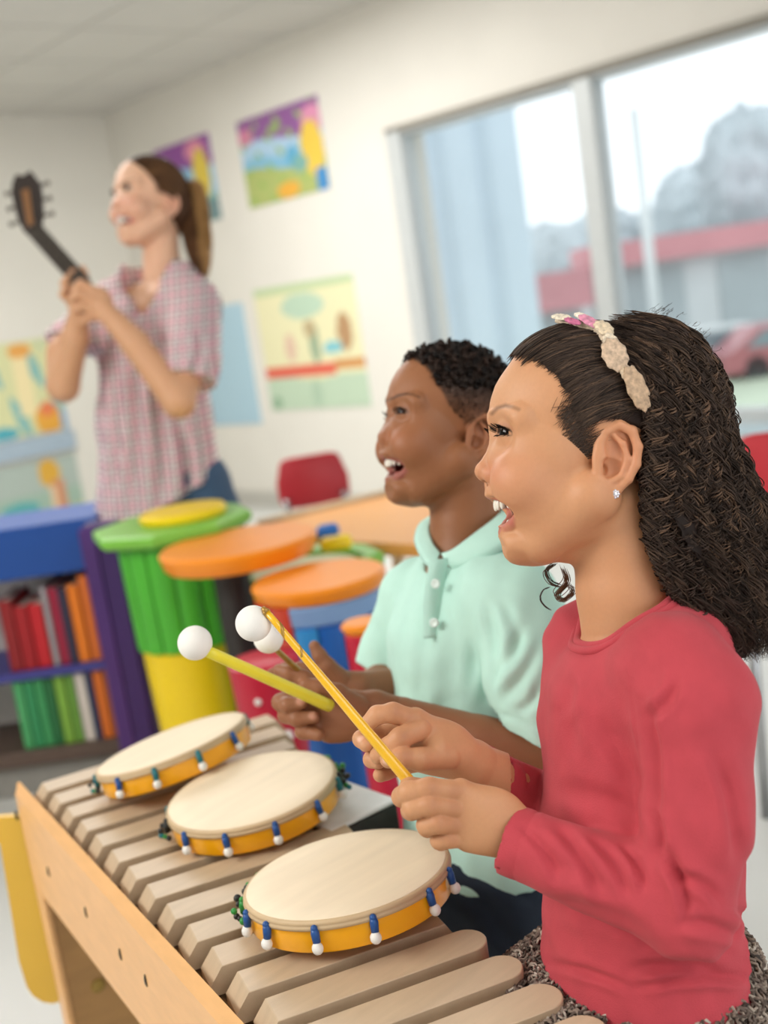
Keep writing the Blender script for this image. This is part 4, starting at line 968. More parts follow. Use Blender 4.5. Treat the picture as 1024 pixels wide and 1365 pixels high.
# far hand
a1 = G(660, 1050, .06); a0 = G(468, 935, -.05); lo = np.minimum(a0, a1)-.02; hi = np.maximum(a0, a1)+.02
fl = Field(lo, hi, .00105); wr = G(630, 1017, -.012)
fl.cone(G(680, 1040, -.03), wr, .022, .0185, .004)
for mx, my, r, o in ((553, 962, .0125, .005), (556, 980, .0125, -.004), (558, 998, .012, -.008), (562, 1012, .011, -.010)): fl.cone(wr, G(mx, my, o), .0175, r, .006)
fl.ell(G(585, 995, -.004), (.030, .0235, .0145), .008); fl.cone(G(615, 1008, .0), G(585, 1000, .012), .015, .0135, .008)
for pts, rs in [([(552,960,.006), (524,950,.012), (503,953,.012), (487,967,.010)], [.0098,.0084,.0077,.0066]),
        ([(560,972,.012), (534,984,.022), (516,998,.021), (504,1007,.015)], [.0100,.0090,.0085,.0074]),
        ([(552,984,-.008), (520,976,-.014), (497,978,-.010), (482,985,.002), (488,993,.010)], [.0094,.0080,.0076,.0072,.0062]),
        ([(556,1000,-.010), (522,998,-.015), (502,1004,-.008), (496,1012,.002), (505,1016,.010)], [.0092,.0079,.0075,.0071,.0060]),
        ([(562,1014,-.010), (533,1022,-.012), (514,1028,-.004), (507,1033,.004)], [.0092,.0078,.0074,.0064]),
        ([(598,1008,.012), (560,1012,.026), (536,1010,.030), (518,1013,.028)], [.0115,.0094,.0085,.0072])]: fl.chain([G(*x) for x in pts], rs, .0006, '+', .004)
add_field(body, fl, '#cc966f', 1, cf=hcol([(G(516,1013,.035), .0052), (G(484,968,.017), .004), (G(482,986,.009), .004)], [G(524,948,.02), G(534,980,.031), G(552,960,.016), G(536,1007,.039)], None, '#a56b4c', '#e6bda6'))
# limbs under the clothes and legs to the floor
fl = Field(np.minimum(G(600,1000,-.2), tocam([.75,.45,-.02]))-[.1,.3,.1], np.maximum(G(1010,830,.17), tocam([1.0,.8,.6]))+[.2,.0,.15], .006)
fl.cone(G(852,990), G(860,1250), .055, .06, .02, sq=1.3, sdir=(0,0,1))
shN, shF = G(918,925,.118), G(808,920,-.112); elN, elF = G(915,1207,.135), G(800,1115,-.13)
fl.cone(G(870,900,.0), shN, .03, .03); fl.cone(shN, elN, .028, .022); fl.cone(elN, G(700,1118,.08), .022, .018); fl.cone(shF, elF, .028, .022); fl.cone(elF, G(640,1020,-.014), .022, .016); fl.cone(G(860,910), shF, .03, .03)
hipc = G(862, 1330); hz = W(hipc)[2]
side = np.array([0.,0,1]); side -= UPC*(side @ UPC); side /= np.linalg.norm(side)
fwd = np.array([-1.,0,0]); fwd -= UPC*(fwd @ UPC)
for s in (1, -1):
    h_ = hipc+side*s*.05-UPC*.02; k_ = h_-UPC*(hz*.48)+fwd*.01; a_ = h_-UPC*(hz-.09)
    fl.cone(h_, k_, .055, .038, .01); fl.cone(k_, a_, .036, .024, .008)
add_field(body, fl, '#ca946c', 2)
body.build('body', m_skin_g, girl)
b = MB()
for s in (1, -1):
    a_ = W(hipc+side*s*.05-UPC*(hz-.05)); fw = R @ fwd; fw[2] = 0; fw /= np.linalg.norm(fw); sw = np.array([-fw[1], fw[0], 0])
    b.ball(a_+fw*.05-[0,0,.012], (.095, .036, .036), axes=[fw, sw, [0,0,1]]); b.tube([a_+[0,0,.0], a_+[0,0,.04]], .033, 16)
b.build('shoes', mat('shoe_canvas', '#8b4a58', .7), girl)
# shirt
LOOP = [(771,852,0), (786,862,.030), (815,858,.053), (848,843,.064), (880,820,.062), (905,795,.045), (918,778,0), (900,765,-.04), (850,765,-.062), (800,782,-.055), (776,808,-.045), (768,832,-.022)]
m_coral = mat('coral_jersey', '#bb3f4a', .85, .05, 50, bump=.3, bscale=900, sheen=.05)
fl = Field(G(598,1372,-.19)-[.0,.03,0], G(1030,770,.20)+[.02,.02,0], .0026)
fl.cone(G(848,948,0), G(856,1120,0), .078, .083, .0, sq=1.32, sdir=(0,0,1)); fl.cone(G(856,1120,0), G(866,1345,0), .083, .095, .02, sq=1.28, sdir=(0,0,1))
fl.cone(G(893,893,.08), G(862,893,-.07), .043, .043, .03); fl.cone(G(905,862,.03), G(890,862,-.03), .043, .043, .03)
fl.cone(G(905,900,.105), G(928,935,.118), .042, .0455, .025); fl.cone(G(880,895,-.07), G(786,856,-.085), .042, .036, .03); fl.cone(G(786,862,-.080), G(790,960,-.05), .036, .045, .03)
fl.cone(G(928,935,.118), G(930,1090,.128), .0455, .0405, .012); fl.cone(G(930,1090,.128), G(912,1205,.135), .0405, .036, .012)
fl.ell(G(925,1228,.137), (.030,.026,.030), .012)
fl.cone(G(908,1207,.133), G(790,1163,.108), .0345, .0305, .014); fl.cone(G(790,1163,.108), G(640,1103,.072), .0305, .0275, .008)
fl.cone(G(800,925,-.112), G(800,1115,-.13), .042, .036, .02); fl.cone(G(800,1115,-.13), G(590,1003,.0), .034, .0225, .012)
fl.ell(G(965,1255,.0), (.028,.05,.07), .02)
# cuffs, hem, neck
cn = G(640,1103,.072)-G(790,1163,.108); fl.op(lambda X,Y,Z: -((X-cN[0])*cn_[0]+(Y-cN[1])*cn_[1]+(Z-cN[2])*cn_[2]) if True else 0, G(600,1180,.0), G(690,1040,.16), 0, '-') if False else None
def cutcap(fl, c, n, r, L):      # cut a limb squarely beyond c
    n = n/np.linalg.norm(n); c = np.asarray(c)
    def fn(X, Y, Z):
        x, y, z = X-c[0], Y-c[1], Z-c[2]; t = x*n[0]+y*n[1]+z*n[2]; rad = np.sqrt(np.maximum(x*x+y*y+z*z-t*t, 0))
        return np.maximum(np.maximum(-t, t-L), rad-r)
    e = np.array([r+L]*3); fl.op(fn, c-e, c+e, 0, '-')
cutcap(fl, G(677,1118,.081), cn, .042, .09); fl.cone(G(660,1111,.077), G(700,1127,.087), .0240, .0240, 0, '-')
cF = G(590,1003,.0)-G(800,1115,-.13); cutcap(fl, G(629,1019,-.014), cF, .032, .09); fl.cone(G(610,1010,-.008), G(655,1032,-.03), .0195, .0195, 0, '-')
fl.plane(G(862,1290,0), -UPC, .004)
NA = np.array([-.22, .95, .08]); NA /= np.linalg.norm(NA); NX = np.array([1., 0, 0]); NX -= NA*NA[0]; NX /= np.linalg.norm(NX); NZ = np.cross(NX, NA); NZ = NZ if NZ[2] > 0 else -NZ
NC = G(837, 835, 0); NR = (.0450, .0640)
def samp(fl, p):
    q = (np.asarray(p)-fl.lo)/fl.h; i = np.clip(np.floor(q).astype(int), 0, np.array(fl.D.shape)-2); w = np.clip(q-i, 0, 1); o = 0
    for a in (0, 1):
        for b_ in (0, 1):
            for c_ in (0, 1): o = o+fl.D[i[..., 0]+a, i[..., 1]+b_, i[..., 2]+c_]*(w[..., 0] if a else 1-w[..., 0])*(w[..., 1] if b_ else 1-w[..., 1])*(w[..., 2] if c_ else 1-w[..., 2])
    return o
LOOPP = []
for th_ in np.linspace(0, 2*pi, 73)[:-1]:
    base_ = NC+NX*NR[0]*cos(th_)+NZ*NR[1]*sin(th_); ts = np.linspace(.09, -.09, 181); vals = samp(fl, base_[None]+ts[:, None]*NA[None]); k_ = np.nonzero(vals < 0)[0]
    LOOPP.append(base_+NA*(ts[k_[0]] if len(k_) else -.02))
LOOPP = np.array(LOOPP)
for _ in range(3): LOOPP = (np.roll(LOOPP, 1, 0)+LOOPP*2+np.roll(LOOPP, -1, 0))/4
def hole(X, Y, Z):
    x, y, z = X-NC[0], Y-NC[1], Z-NC[2]; a = x*NX[0]+y*NX[1]+z*NX[2]; b_ = x*NZ[0]+y*NZ[1]+z*NZ[2]; c_ = x*NA[0]+y*NA[1]+z*NA[2]
    return np.maximum((np.sqrt((a/NR[0])**2+(b_/NR[1])**2)-1)*NR[0], -c_-.075)
fl.op(hole, NC-.16, NC+.16, 0, '-')
FA = 1.4
fds = [(700,1105,745,1172,7,.0028), (742,1100,800,1195,8,.0034), (790,1118,838,1190,8,.0034), (830,1128,860,1185,7,.003), (880,1130,935,1225,10,.0028), (893,1145,915,1230,7,.004), (900,1165,960,1200,8,.0035),
       (858,935,872,1090,9,.0045), (866,1080,878,1140,8,.004), (745,900,760,1010,12,.002), (800,960,840,1060,14,.002), (730,1050,850,1085,14,.002), (725,1200,860,1240,14,.0025),
       (715,1282,840,1318,6,.0028), (840,1290,985,1300,9,.004), (850,1315,1000,1305,6,.003), (955,1010,985,1150,10,.003), (905,1230,990,1250,9,.003), (720,1140,860,1215,16,.002), (985,1210,1000,1250,7,.003), (905,905,860,960,8,.0028),
       (640,1000,655,1030,4,.0014), (668,1005,680,1045,5,.002), (695,1015,705,1050,5,.002), (760,900,740,960,9,.0018)]
fdf = folds([(*x[:5], x[5]*FA) for x in fds])
seam = [(689,1073,1), ]
def shirt_disp(v, N):
    v = fdf(v, N); p = pix(v)
    nz = .0007*np.sin(v[:, 0]*90+np.sin(v[:, 1]*60)*2)*np.sin(v[:, 1]*70+v[:, 2]*50)+.0005*np.sin(v[:, 0]*210+v[:, 1]*150)
    h_ = (v-G(862,1290,0)) @ UPC; nz = nz + .0009*gs((h_-.004)/.004) - .0011*gs((h_-.0185)/.0014)
    t = (v-G(677,1118,.081)) @ (cn/np.linalg.norm(cn)); nr = np.linalg.norm(v-G(677,1118,.081), axis=1) < .06; nz = nz - nr*.0011*gs((t+.016)/.0013)
    return v+N*nz[:, None]
sb = MB(); add_field(sb, fl, '#bb3f4a', 2, disp=shirt_disp)
loop = [(771,852,0), (786,862,.030), (815,858,.053), (848,843,.064), (880,820,.062), (905,795,.045), (918,778,0), (900,765,-.04), (850,765,-.062), (800,782,-.055), (776,808,-.045), (768,832,-.022)]
def spl(pts, n, closed=False):
    P_ = np.array(pts, float); m = len(P_); o = []
    rngk = range(m if closed else m-1)
    for i in rngk:
        p0, p1, p2, p3 = (P_[(i+k) % m] if closed else P_[min(max(i+k, 0), m-1)] for k in (-1, 0, 1, 2))
        for t in np.linspace(0, 1, n, endpoint=False): o.append(.5*((2*p1)+(-p0+p2)*t+(2*p0-5*p1+4*p2-p3)*t*t+(-p0+3*p1-3*p2+p3)*t**3))
    if not closed: o.append(P_[-1])
    return np.array(o)
lp = np.vstack([LOOPP, LOOPP[:2]]); lp = lp-NA*.001
shirt = sb.build('shirt', m_coral, girl)
b = MB(); b.tube(W(lp), .0045, 10, caps=False); oc = lp-NC; oc -= NA*(oc @ NA)[:, None]; oc /= np.linalg.norm(oc, axis=1)[:, None]; b.tube(W(lp+oc*.0055-NA*.0020), .0040, 10, caps=False); b.build('collar', m_coral, shirt)
# skirt of shaggy yarn
m_yarn = mat('yarn', vcol=True, rough=.9, var=.2, scale=80)
fl = Field(G(640,1240,-.26)-[.0,.30,.1], G(1060,1240,.26)+[.05,.02,0.05], .005)
fl.cone(G(862,1302,0), G(862,1302,0)-UPC*.15, .095, .130, .0, sq=1.28, sdir=(0,0,1)); fl.ell(G(765,1325,.02)-UPC*.02, (.078,.045,.12), .03); fl.plane(G(862,1330,0)-UPC*.16, -UPC); fl.plane(G(862,1262,0), UPC, .02)
kb = MB(); v, q = add_field(kb, fl, '#4a3f37', 2); skirt = kb.build('skirt', m_yarn, girl)
N = vnormals(v, q); r_ = np.random.default_rng(5); pz = pix(v)
ok = np.nonzero((N @ UPC > -.8))[0]; sel = r_.choice(ok, 8000); base = v[sel]; nn = N[sel]
t = np.linspace(0, 1, 9)[None, :, None]; rd = r_.normal(size=(len(sel), 3)); tg = np.cross(nn, rd); tg /= np.linalg.norm(tg, axis=1)[:, None]+1e-9; tb = np.cross(nn, tg)
L = r_.uniform(.010, .024, len(sel))[:, None, None]; ph = r_.uniform(0, 6.28, len(sel))[:, None, None]
pp = base[:, None]+nn[:, None]*(.0045*np.sin(t*pi)+.002)+(tg[:, None]*(t-.5)*L - UPC*.012*t**2)+tb[:, None]*.002*np.sin(t*14+ph)+nn[:, None]*.0015*np.cos(t*14+ph)
pal = np.array([C3('#8d7d70'), C3('#5b4d44'), C3('#a99b8d'), C3('#6f6057'), C3('#c4b9ac'), C3('#3e342e')]); cc = pal[r_.choice(6, len(sel), p=[.27,.25,.13,.22,.05,.08])]
b = MB(); strands(b, W(pp.reshape(-1, 3)).reshape(pp.shape), .0014, seg=4, c=cc, taper=False); o = b.build('yarn', m_yarn, skirt); o['kind'] = 'stuff'
# earring
ep = rigG.w((-8+6, -16-44, 93)); b = MB(); b.ball(ep, .0032, n=10)
for k in range(8): b.ball(ep+(R @ np.array([cos(k*pi/4)*.0028, sin(k*pi/4)*.0028, .0012])), .0013, n=6)
b.build('earring', mat('crystal', '#e8e6ee', .12, .1, metal=.6), girl)
# ---------------------------------------------------------------- hair: combed cap, curls, headband
def scalp(n, rad=5.0):            # point of the cranium shell in direction n (head units)
    n = n/np.linalg.norm(n, axis=-1, keepdims=True); r = np.array([132, 112, 98.])+rad; return np.array([15, 55, 0])+n/np.sqrt((n/r)**2 @ np.ones(3))[..., None]
hb = MB()
fl = Field((-150,-110,-125), (150,185,125), 3.2)
fl.ell((15,55,0), (134,114,100), 0)
fl.ell((-60,-5,0), (72,95,86), 20)
# clear the face: in front of the hairline
hl = np.array([(-110,-60), (-60,-22), (-10,-14), (0,14), (12,28), (44,22), (48,2), (54,34), (60,62), (84,96), (117,112), (150,150)], float)   # (u?) placeholder
def face_cut(X, Y, Z):
    al = np.abs(Z); line = np.interp(Y, [-120, -30, 5, 22, 38, 48, 60, 92, 112, 125, 190], [-40, -38, -38, -34, 30, 52, 60, 80, 98, 113, 119]); line = line - 6*np.sin(Y*.23)*.4 + (100-al)*.10*(Y < 100)
    return -(X-line+7)*1.0
fl.op(lambda X, Y, Z: face_cut(X, Y, Z), (-150,-110,-125), (150,185,125), 6, '-')
v, q = fl.mesh(); v = smooth(v, q, 2, .5)
hb.add(rigG.w(v), q[:, ::-1], C3('#2a1d18'))
r_ = np.random.default_rng(11)
# combed strands from the hairline back to the band
S = 3600; side_ = r_.choice([1, 1, 1, -1], S); tt = r_.uniform(0, 1, S)**.9
# hairline points (u, f) from temple to centre top
HU = np.array([-2, 10, 26, 40, 60, 92, 108, 120.]); HF = np.array([38, 44, 50, 56, 64, 82, 100, 114.]); HLt = np.linspace(0, 1, 8)
u0 = np.interp(tt, HLt, HU)+r_.normal(0, 3, S); f0 = np.interp(tt, HLt, HF)+r_.normal(0, 2.5, S)-6
back = r_.uniform(0, 1, S)**1.5*70; f0 -= back*.8; u0 += back*.25
r2 = 1-((f0-15)/133)**2-((u0-55)/113)**2; l0 = 99*np.sqrt(np.clip(r2, .0, 1))
d0 = np.stack([f0-15, u0-55, l0*side_], 1)+1e-3
e_f = -58+r_.normal(0, 10, S); e_u = np.interp(tt, [0, .5, 1], [15, 75, 120])+r_.normal(0, 8, S)+back*.2
r2 = 1-((e_f-15)/133)**2-((e_u-55)/113)**2; e_l = 99*np.sqrt(np.clip(r2, .02, 1)); d1_ = np.stack([e_f-15, e_u-55, e_l*side_], 1)
t = np.linspace(0, 1, 14)[None, :, None]; dd = d0[:, None]*(1-t)+d1_[:, None]*t; dd[:, :, 1] += (np.sin(t*pi)*14)[:, :, 0]
pp = scalp(dd, 2.0) ; lift = (r_.uniform(0, 3.5, S)[:, None]*np.sin(t[:, :, 0]*pi)+np.where(r_.uniform(size=S) < .04, 9, 0)[:, None]*t[:, :, 0]**2)
nrm_ = dd/np.linalg.norm(dd, axis=2, keepdims=True); pp = pp+nrm_*lift[..., None]; wob = r_.uniform(0, 6.28, (S, 1)); pp[:, :, 1] += 1.2*np.sin(t[:, :, 0]*9+wob); pp[:, :, 0] += .8*np.cos(t[:, :, 0]*11+wob)
palh = np.array([C3('#3a2e27'), C3('#4e3e33'), C3('#2b221d'), C3('#6a5343'), C3('#42352e')]); pk = lambda n: palh[r_.choice(5, n, p=[.32,.26,.2,.07,.15])]
okm = ~((np.abs(pp[:, :, 0]+4) < 34) & (pp[:, :, 1] < 30) & (np.abs(pp[:, :, 2]) > 60)).any(1); pp = pp[okm]
strands(hb, rigG.w(pp.reshape(-1, 3)).reshape(pp.shape), r_.uniform(.55, 1.25, len(pp))*SG, c=pk(len(pp)))
S = 1500; l_0 = r_.uniform(-55, 55, S); f0 = 119-(l_0/55)**2*9-r_.uniform(0, 1, S)**1.4*120+r_.normal(0, 1.5, S); u0 = 113*np.sqrt(np.clip(1-((f0-15)/133)**2-(l_0/99)**2, 0, 1))
f1 = f0-r_.uniform(60, 110, S); f1 = np.maximum(f1, -75); u1 = 113*np.sqrt(np.clip(1-((f1-15)/133)**2-(l_0/99)**2, .01, 1)); d0 = np.stack([f0-15, u0, l_0], 1); d1_ = np.stack([f1-15, u1, l_0*1.1], 1)
t = np.linspace(0, 1, 12)[None, :, None]; dd = d0[:, None]*(1-t)+d1_[:, None]*t; pp = scalp(dd, 2.0+r_.uniform(0, 2.5, S)[:, None]) if False else scalp(dd, 3.0); pp = pp+dd/np.linalg.norm(dd, axis=2, keepdims=True)*(r_.uniform(0, 3, (S, 1, 1))*np.sin(t*pi)); pp[:, :, 2] += 1.2*np.sin(t[:, :, 0]*9+r_.uniform(0, 6, (S, 1)))
strands(hb, rigG.w(pp.reshape(-1, 3)).reshape(pp.shape), r_.uniform(.55, 1.25, S)*SG, c=pk(S))
# mass of curls behind the band
fl = Field((-330,-360,-130), (10,190,130), 6)
for c, r in (((-70,70,0),(88,108,100)), ((-90,10,0),(78,105,100)), ((-104,-80,0),(70,110,84)), ((-150,-165,0),(68,100,72)), ((-175,-235,10),(48,62,58))): fl.ell(c, r, 25)
fl.cone((-60,-120,0), (-30,-420,0), 70, 75, 10, '-')
v, q = fl.mesh(); v = smooth(v, q, 2, .5); N = vnormals(v, q)
ns = np.sin(v[:, 0]*.09+np.sin(v[:, 1]*.05)*2)*np.sin(v[:, 1]*.11+v[:, 2]*.07)*5+np.sin(v[:, 0]*.23+v[:, 2]*.19)*np.sin(v[:, 1]*.27)*3
v = v+N*(ns-36)[:, None]; hb.add(rigG.w(v), q[:, ::-1], C3('#1f1511'))
S = 1050; NP = 110; T = np.linspace(0, 1, NP)
inn = spl([(846,510), (860,560), (860,640), (868,720), (900,790), (935,845), (955,880)], 12); outr = spl([(840,424), (905,436), (958,500), (976,575), (1003,645), (1035,720), (1062,800), (1060,880)], 12)
def along(c, t): L = np.concatenate([[0], np.cumsum(np.linalg.norm(np.diff(c, axis=0), axis=1))]); return np.stack([np.interp(t*L[-1], L, c[:, i]) for i in (0, 1)], -1)
sv = r_.uniform(0, 1, S)**.85; near = r_.uniform(0, 1, S) < .68; stop = r_.uniform(.5, 1.0, S)**.6; st0 = np.where(r_.uniform(size=S) < .25, r_.uniform(0, .35, S), 0)
TT = st0[:, None]+T[None]*(stop-st0)[:, None]
pi_ = along(inn, TT); po = along(outr, TT); jit = r_.normal(0, .05, (S, 1))*TT
sb_ = np.clip(sv[:, None]+jit, 0, 1.02)[..., None]; pxy = pi_*(1-sb_)+po*sb_; pxy = pxy+np.stack([np.where(pxy[:, 0, 1] > 490, np.abs(r_.normal(0, 8, S)), r_.normal(-6, 11, S)), r_.normal(0, 5, S)], 1)[:, None]*(1-T[None, :, None])**3
ls = np.where(near, 1, r_.uniform(-1, .9, S)); dep = np.where(near, r_.uniform(.8, 1.06, S), r_.uniform(.7, 1.05, S)); th_ = 96-14*TT
l_ = th_*np.sqrt(np.clip(1-(sb_[..., 0]*.97)**2.4, .03, 1))*(dep*ls)[:, None]
kk = (DG-l_*SG)/DG
pp = np.stack([800-(512+(pxy[..., 0]-512)*kk), 600-(682.5+(pxy[..., 1]-682.5)*kk), l_], -1)
q_ = (pp-np.array([15,55,0]))/np.array([138,118,103.]); rr = np.linalg.norm(q_, axis=2, keepdims=True); pp = np.where(rr < 1, np.array([15,55,0])+q_/np.maximum(rr, 1e-3)*np.array([138,118,103.]), pp)
turns = r_.uniform(9, 15, S)[:, None]; ph = r_.uniform(0, 6.28, S)[:, None]; amp = (r_.uniform(3.5, 8.0, S)[:, None])*np.clip(T[None]*4+.15, 0, 1); sgn = r_.choice([-1, 1], S)[:, None]
allp = []; cols = []; base_c = pk(S)
wand = np.stack([np.sin(T[None]*r_.uniform(5, 12, (S,1))+ph)*6, np.sin(T[None]*7+ph*2)*3, np.sin(T[None]*r_.uniform(5, 11, (S,1))+ph*3)*5], -1)*T[None, :, None]
for k in range(7):
    a_ = 2*pi*turns*(T[None]*(stop-st0)[:, None])+ph+k*.42; am = amp*(1+.17*(k-3))
    o = np.stack([np.cos(a_)*am, .3*np.sin(a_+1)*am, np.sin(a_)*am*sgn], -1); w_ = np.stack([np.sin(T*23+ph*3+k)*1.6, np.sin(T*19+ph+k*2)*1.6, np.cos(T*21+ph+k)*1.6], -1)
    allp.append(pp+o+w_+wand); cols.append(base_c*r_.uniform(.75, 1.3))
allp = np.concatenate(allp); cols = np.concatenate(cols)
strands(hb, rigG.w(allp.reshape(-1, 3)).reshape(allp.shape), r_.uniform(.6, 1.15, len(allp))*SG, c=cols)
# loose fly-away hairs round the outline
S = 80; an = r_.uniform(.2, 2.6, S); base = np.stack([15+np.cos(an)*135*0-60*np.ones(S)*0+ -75+95*np.cos(an), 66+108*np.sin(an), r_.uniform(-50, 70, S)], 1)
t = np.linspace(0, 1, 16)[None, :, None]; dr = np.stack([np.cos(an+.9), np.sin(an+.9), r_.normal(0, .3, S)], 1)[:, None]
pp2 = base[:, None]+dr*t*r_.uniform(6, 20, S)[:, None, None]+np.stack([np.sin(t[:, :, 0]*12+an[:, None]*9)*3, np.cos(t[:, :, 0]*10+an[:, None]*7)*3, np.sin(t[:, :, 0]*9)*3+0*an[:, None]], -1)
strands(hb, rigG.w(pp2.reshape(-1, 3)).reshape(pp2.shape), .3*SG, c=pk(S))
# small curl below the chin, from the far side
pc = [G(752,757,-.05), G(757,775,-.05), G(744,792,-.05), G(752,800,-.045), G(765,788,-.045), G(757,778,-.04)]
bp = spl(pc, 9); strands(hb, np.stack([W(bp+np.array([dx, dy, dz])) for dx, dy, dz in r_.normal(0, .0016, (16, 3))]), .00045, c=np.tile(C3('#6a4b37'), (16, 1)))
bp = spl([G(733,783,-.05), G(724,787,-.05), G(720,798,-.05), G(726,808,-.05), G(735,814,-.05)], 8); strands(hb, np.stack([W(bp), W(bp+[.0006,.0004,0])]), .0006, c=pk(2))
bp = spl([G(740,752,-.05), G(728,762,-.05), G(734,776,-.05), G(748,782,-.05)], 8); strands(hb, np.stack([W(bp+np.array([dx, dy, dz])) for dx, dy, dz in r_.normal(0, .0012, (10, 3))]), .0005, c=pk(10))
hair = hb.build('hair', m_hair, girl)
# wisps at the temple
b = MB(); S = 340; tt = r_.uniform(0, 1, S); u0 = 45-60*tt+r_.normal(0, 4, S); f0 = np.interp(tt, [0, .5, 1], [64, 54, 42])+r_.normal(0, 6, S)
r2 = np.clip(1-((f0-15)/133)**2-((u0-55)/113)**2, .1, 1); l0 = 98*np.sqrt(r2)
t = np.linspace(0, 1, 10)[None, :, None]; pp3 = np.stack([f0, u0, l0], 1)[:, None]+t*np.stack([-24+r_.normal(0, 9, S), 16+r_.normal(0, 9, S), np.full(S, 6.)], 1)[:, None]
dd = pp3-np.array([15,55,0]); pp3 = scalp(dd, 1.6)
strands(b, rigG.w(pp3.reshape(-1, 3)).reshape(pp3.shape), .36*SG, c=pk(S)); b.build('wisps', m_hair, hair)
# headband of pale fabric petals
m_petal = mat('headband_fabric', vcol=True, rough=.5, var=.35, scale=260, bump=.5, bscale=500, sheen=.2)
hbn = MB(); r0 = np.random.default_rng(2)
def arc(px, py, l=0):
    for _ in range(6):
        f_, u_ = gp(px, py, l); l = 103*sqrt(max(0., 1-((f_-15)/137)**2-((u_-55)/117)**2))
    return np.array([f_, u_, l+2])
cen = [(742,428,5), (770,434,22), (795,442,45), (812,468,62), (826,492,72), (842,512,78), (856,545,84)]
cpts = spl([arc(*x) for x in cen], 6)
def petal(c, ax, sx, sy, n, col, thk=3.0):
    th = np.linspace(0, 2*pi, 33)[:-1]; v = []; c = np.asarray(c, float); ax = np.asarray(ax, float); ax /= np.linalg.norm(ax); n = np.asarray(n, float); n /= np.linalg.norm(n); bx = np.cross(n, ax); fs = []
    rings = [(0, .5), (.35, .75), (.7, .8), (.92, .35), (1., 0.), (.9, -.4)]
    for r, z in rings:
        for t_ in th:
            w = 1+.07*sin(9*t_)*r; v.append(c+ax*cos(t_)*sx*r*w+bx*sin(t_)*sy*r*w+n*(z*thk+1.0*sin(14*t_)*r*(r < 1)*.7))
    m = 32; fs = [[i*m+j, (i+1)*m+j, (i+1)*m+(j+1) % m, i*m+(j+1) % m] for i in range(len(rings)-1) for j in range(m)]
    hbn.add(rigG.w(np.array(v)), fs, C3(col))
Ac = np.array([15, 55, 0.])
def nout(c): n = (np.asarray(c)-Ac)/np.array([1, .8, .6]); return n/np.linalg.norm(n)
strands(hbn, rigG.w(np.stack([cpts+nout(np.array([0,150,60.]))*k for k in (0., 1.5, 3.)]).reshape(-1, 3)).reshape(3, -1, 3), 3.2*SG, seg=8, c=C3('#d8c2a8'), taper=False)
for (px, py, l), (px2, py2), sx, sy, col in (((750,432,8),(775,437),18,9,'#e6d9c2'), ((764,437,14),(790,446),13,6,'#c9688f'), ((786,437,25),(804,448),20,9,'#d98aa6'), ((776,431,20),(795,440),14,7,'#efe2d0'), ((803,445,50),(812,455),16,12,'#dcc7a9'), ((817,478,66),(824,500),24,17,'#c9ad92'), ((812,462,60),(818,478),14,10,'#e3d2ba'), ((845,520,80),(857,548),31,14,'#bfa081'), ((834,502,77),(842,514),12,10,'#d6bd9f')):
    c = arc(px, py, l); a = arc(px2, py2, l+4)-c; n = nout(c); c = c+n*9; petal(c, a, sx, sy, n, col)
hbn.build('headband', m_petal, girl)
# ================================================================== the boy
DB = 1.43
def B(px, py, o=0.0): return g(px, py, DB-o)
boy = thing('person', 'laughing boy in a mint green polo shirt beside the girl', 'person', W(tocam(P(630, 1150, 1.43)))*[1, 1, 0])
yw = math.radians(18); rigB = Rig(g(611, 577, DB), (-cos(yw), .10, sin(yw)), (-.10, 1, 0), .000609)
profB = [(178, 30), (165, 82), (150, 108), (128, 126), (110, 137), (88, 143), (60, 147), (35, 148), (25, 146.5), (12, 143.5), (0, 147), (-12, 154), (-20, 159), (-28, 160), (-36, 157), (-43, 151), (-50, 150), (-58, 154), (-66, 151), (-70, 144), (-100, 140), (-106, 137), (-114, 138), (-122, 133), (-130, 129), (-140, 129), (-150, 125), (-158, 114), (-168, 92), (-330, 92)]
def stub(f, u, l):
    line = np.interp(u, [-60, -20, 10, 25, 40, 60, 80, 100, 120, 140], [-30, 2, 30, 48, 64, 75, 88, 98, 113, 126]); a = np.clip((line-f)/7, 0, 1)*np.clip((u+62)/20, 0, 1)
    ear = (((f-15)/134)**2+((u-55)/114)**2+(l/100)**2 > 1.05) & (u < 34) & (f > -50) & (f < 26); return a*np.where(ear, 0, 1)*np.clip(.14+(u+5)/105, .1, .95)
pB = dict(h=2.3, prof=profB, open=.92, nose=1.12, tip=(146, -29), mu=-63, chin=(104, -111), skin='#93603f', blush='#aa6c4c', light='#ab7552', lipc='#9a5750', browc='#22140e', browr=3.6, browa=.8, lip=1.15,
    brow=[(146, 46, 12), (140, 51, 30), (129, 53, 46), (113, 46, 62)], eye=(119, 19, 34), slit=4.4, arch=2.4, cheek=(40, 36, 33), ear=(0, -15, 80), ears=.95, gaze=(1, -.02, .4), stubc='#24160f', stubble=stub, lowteeth=0, tooth=.9, lash=.8,
    neck=[((-14, -80, 0), (-32, -180, 0), 55, 56, 20), ((-32, -180, 0), (-44, -260, 0), 56, 70, 20)], chest=[((-44, -345, 0), (78, 88, 95), 30)])
bb = MB(); head_parts(bb, rigB, pB, boy)
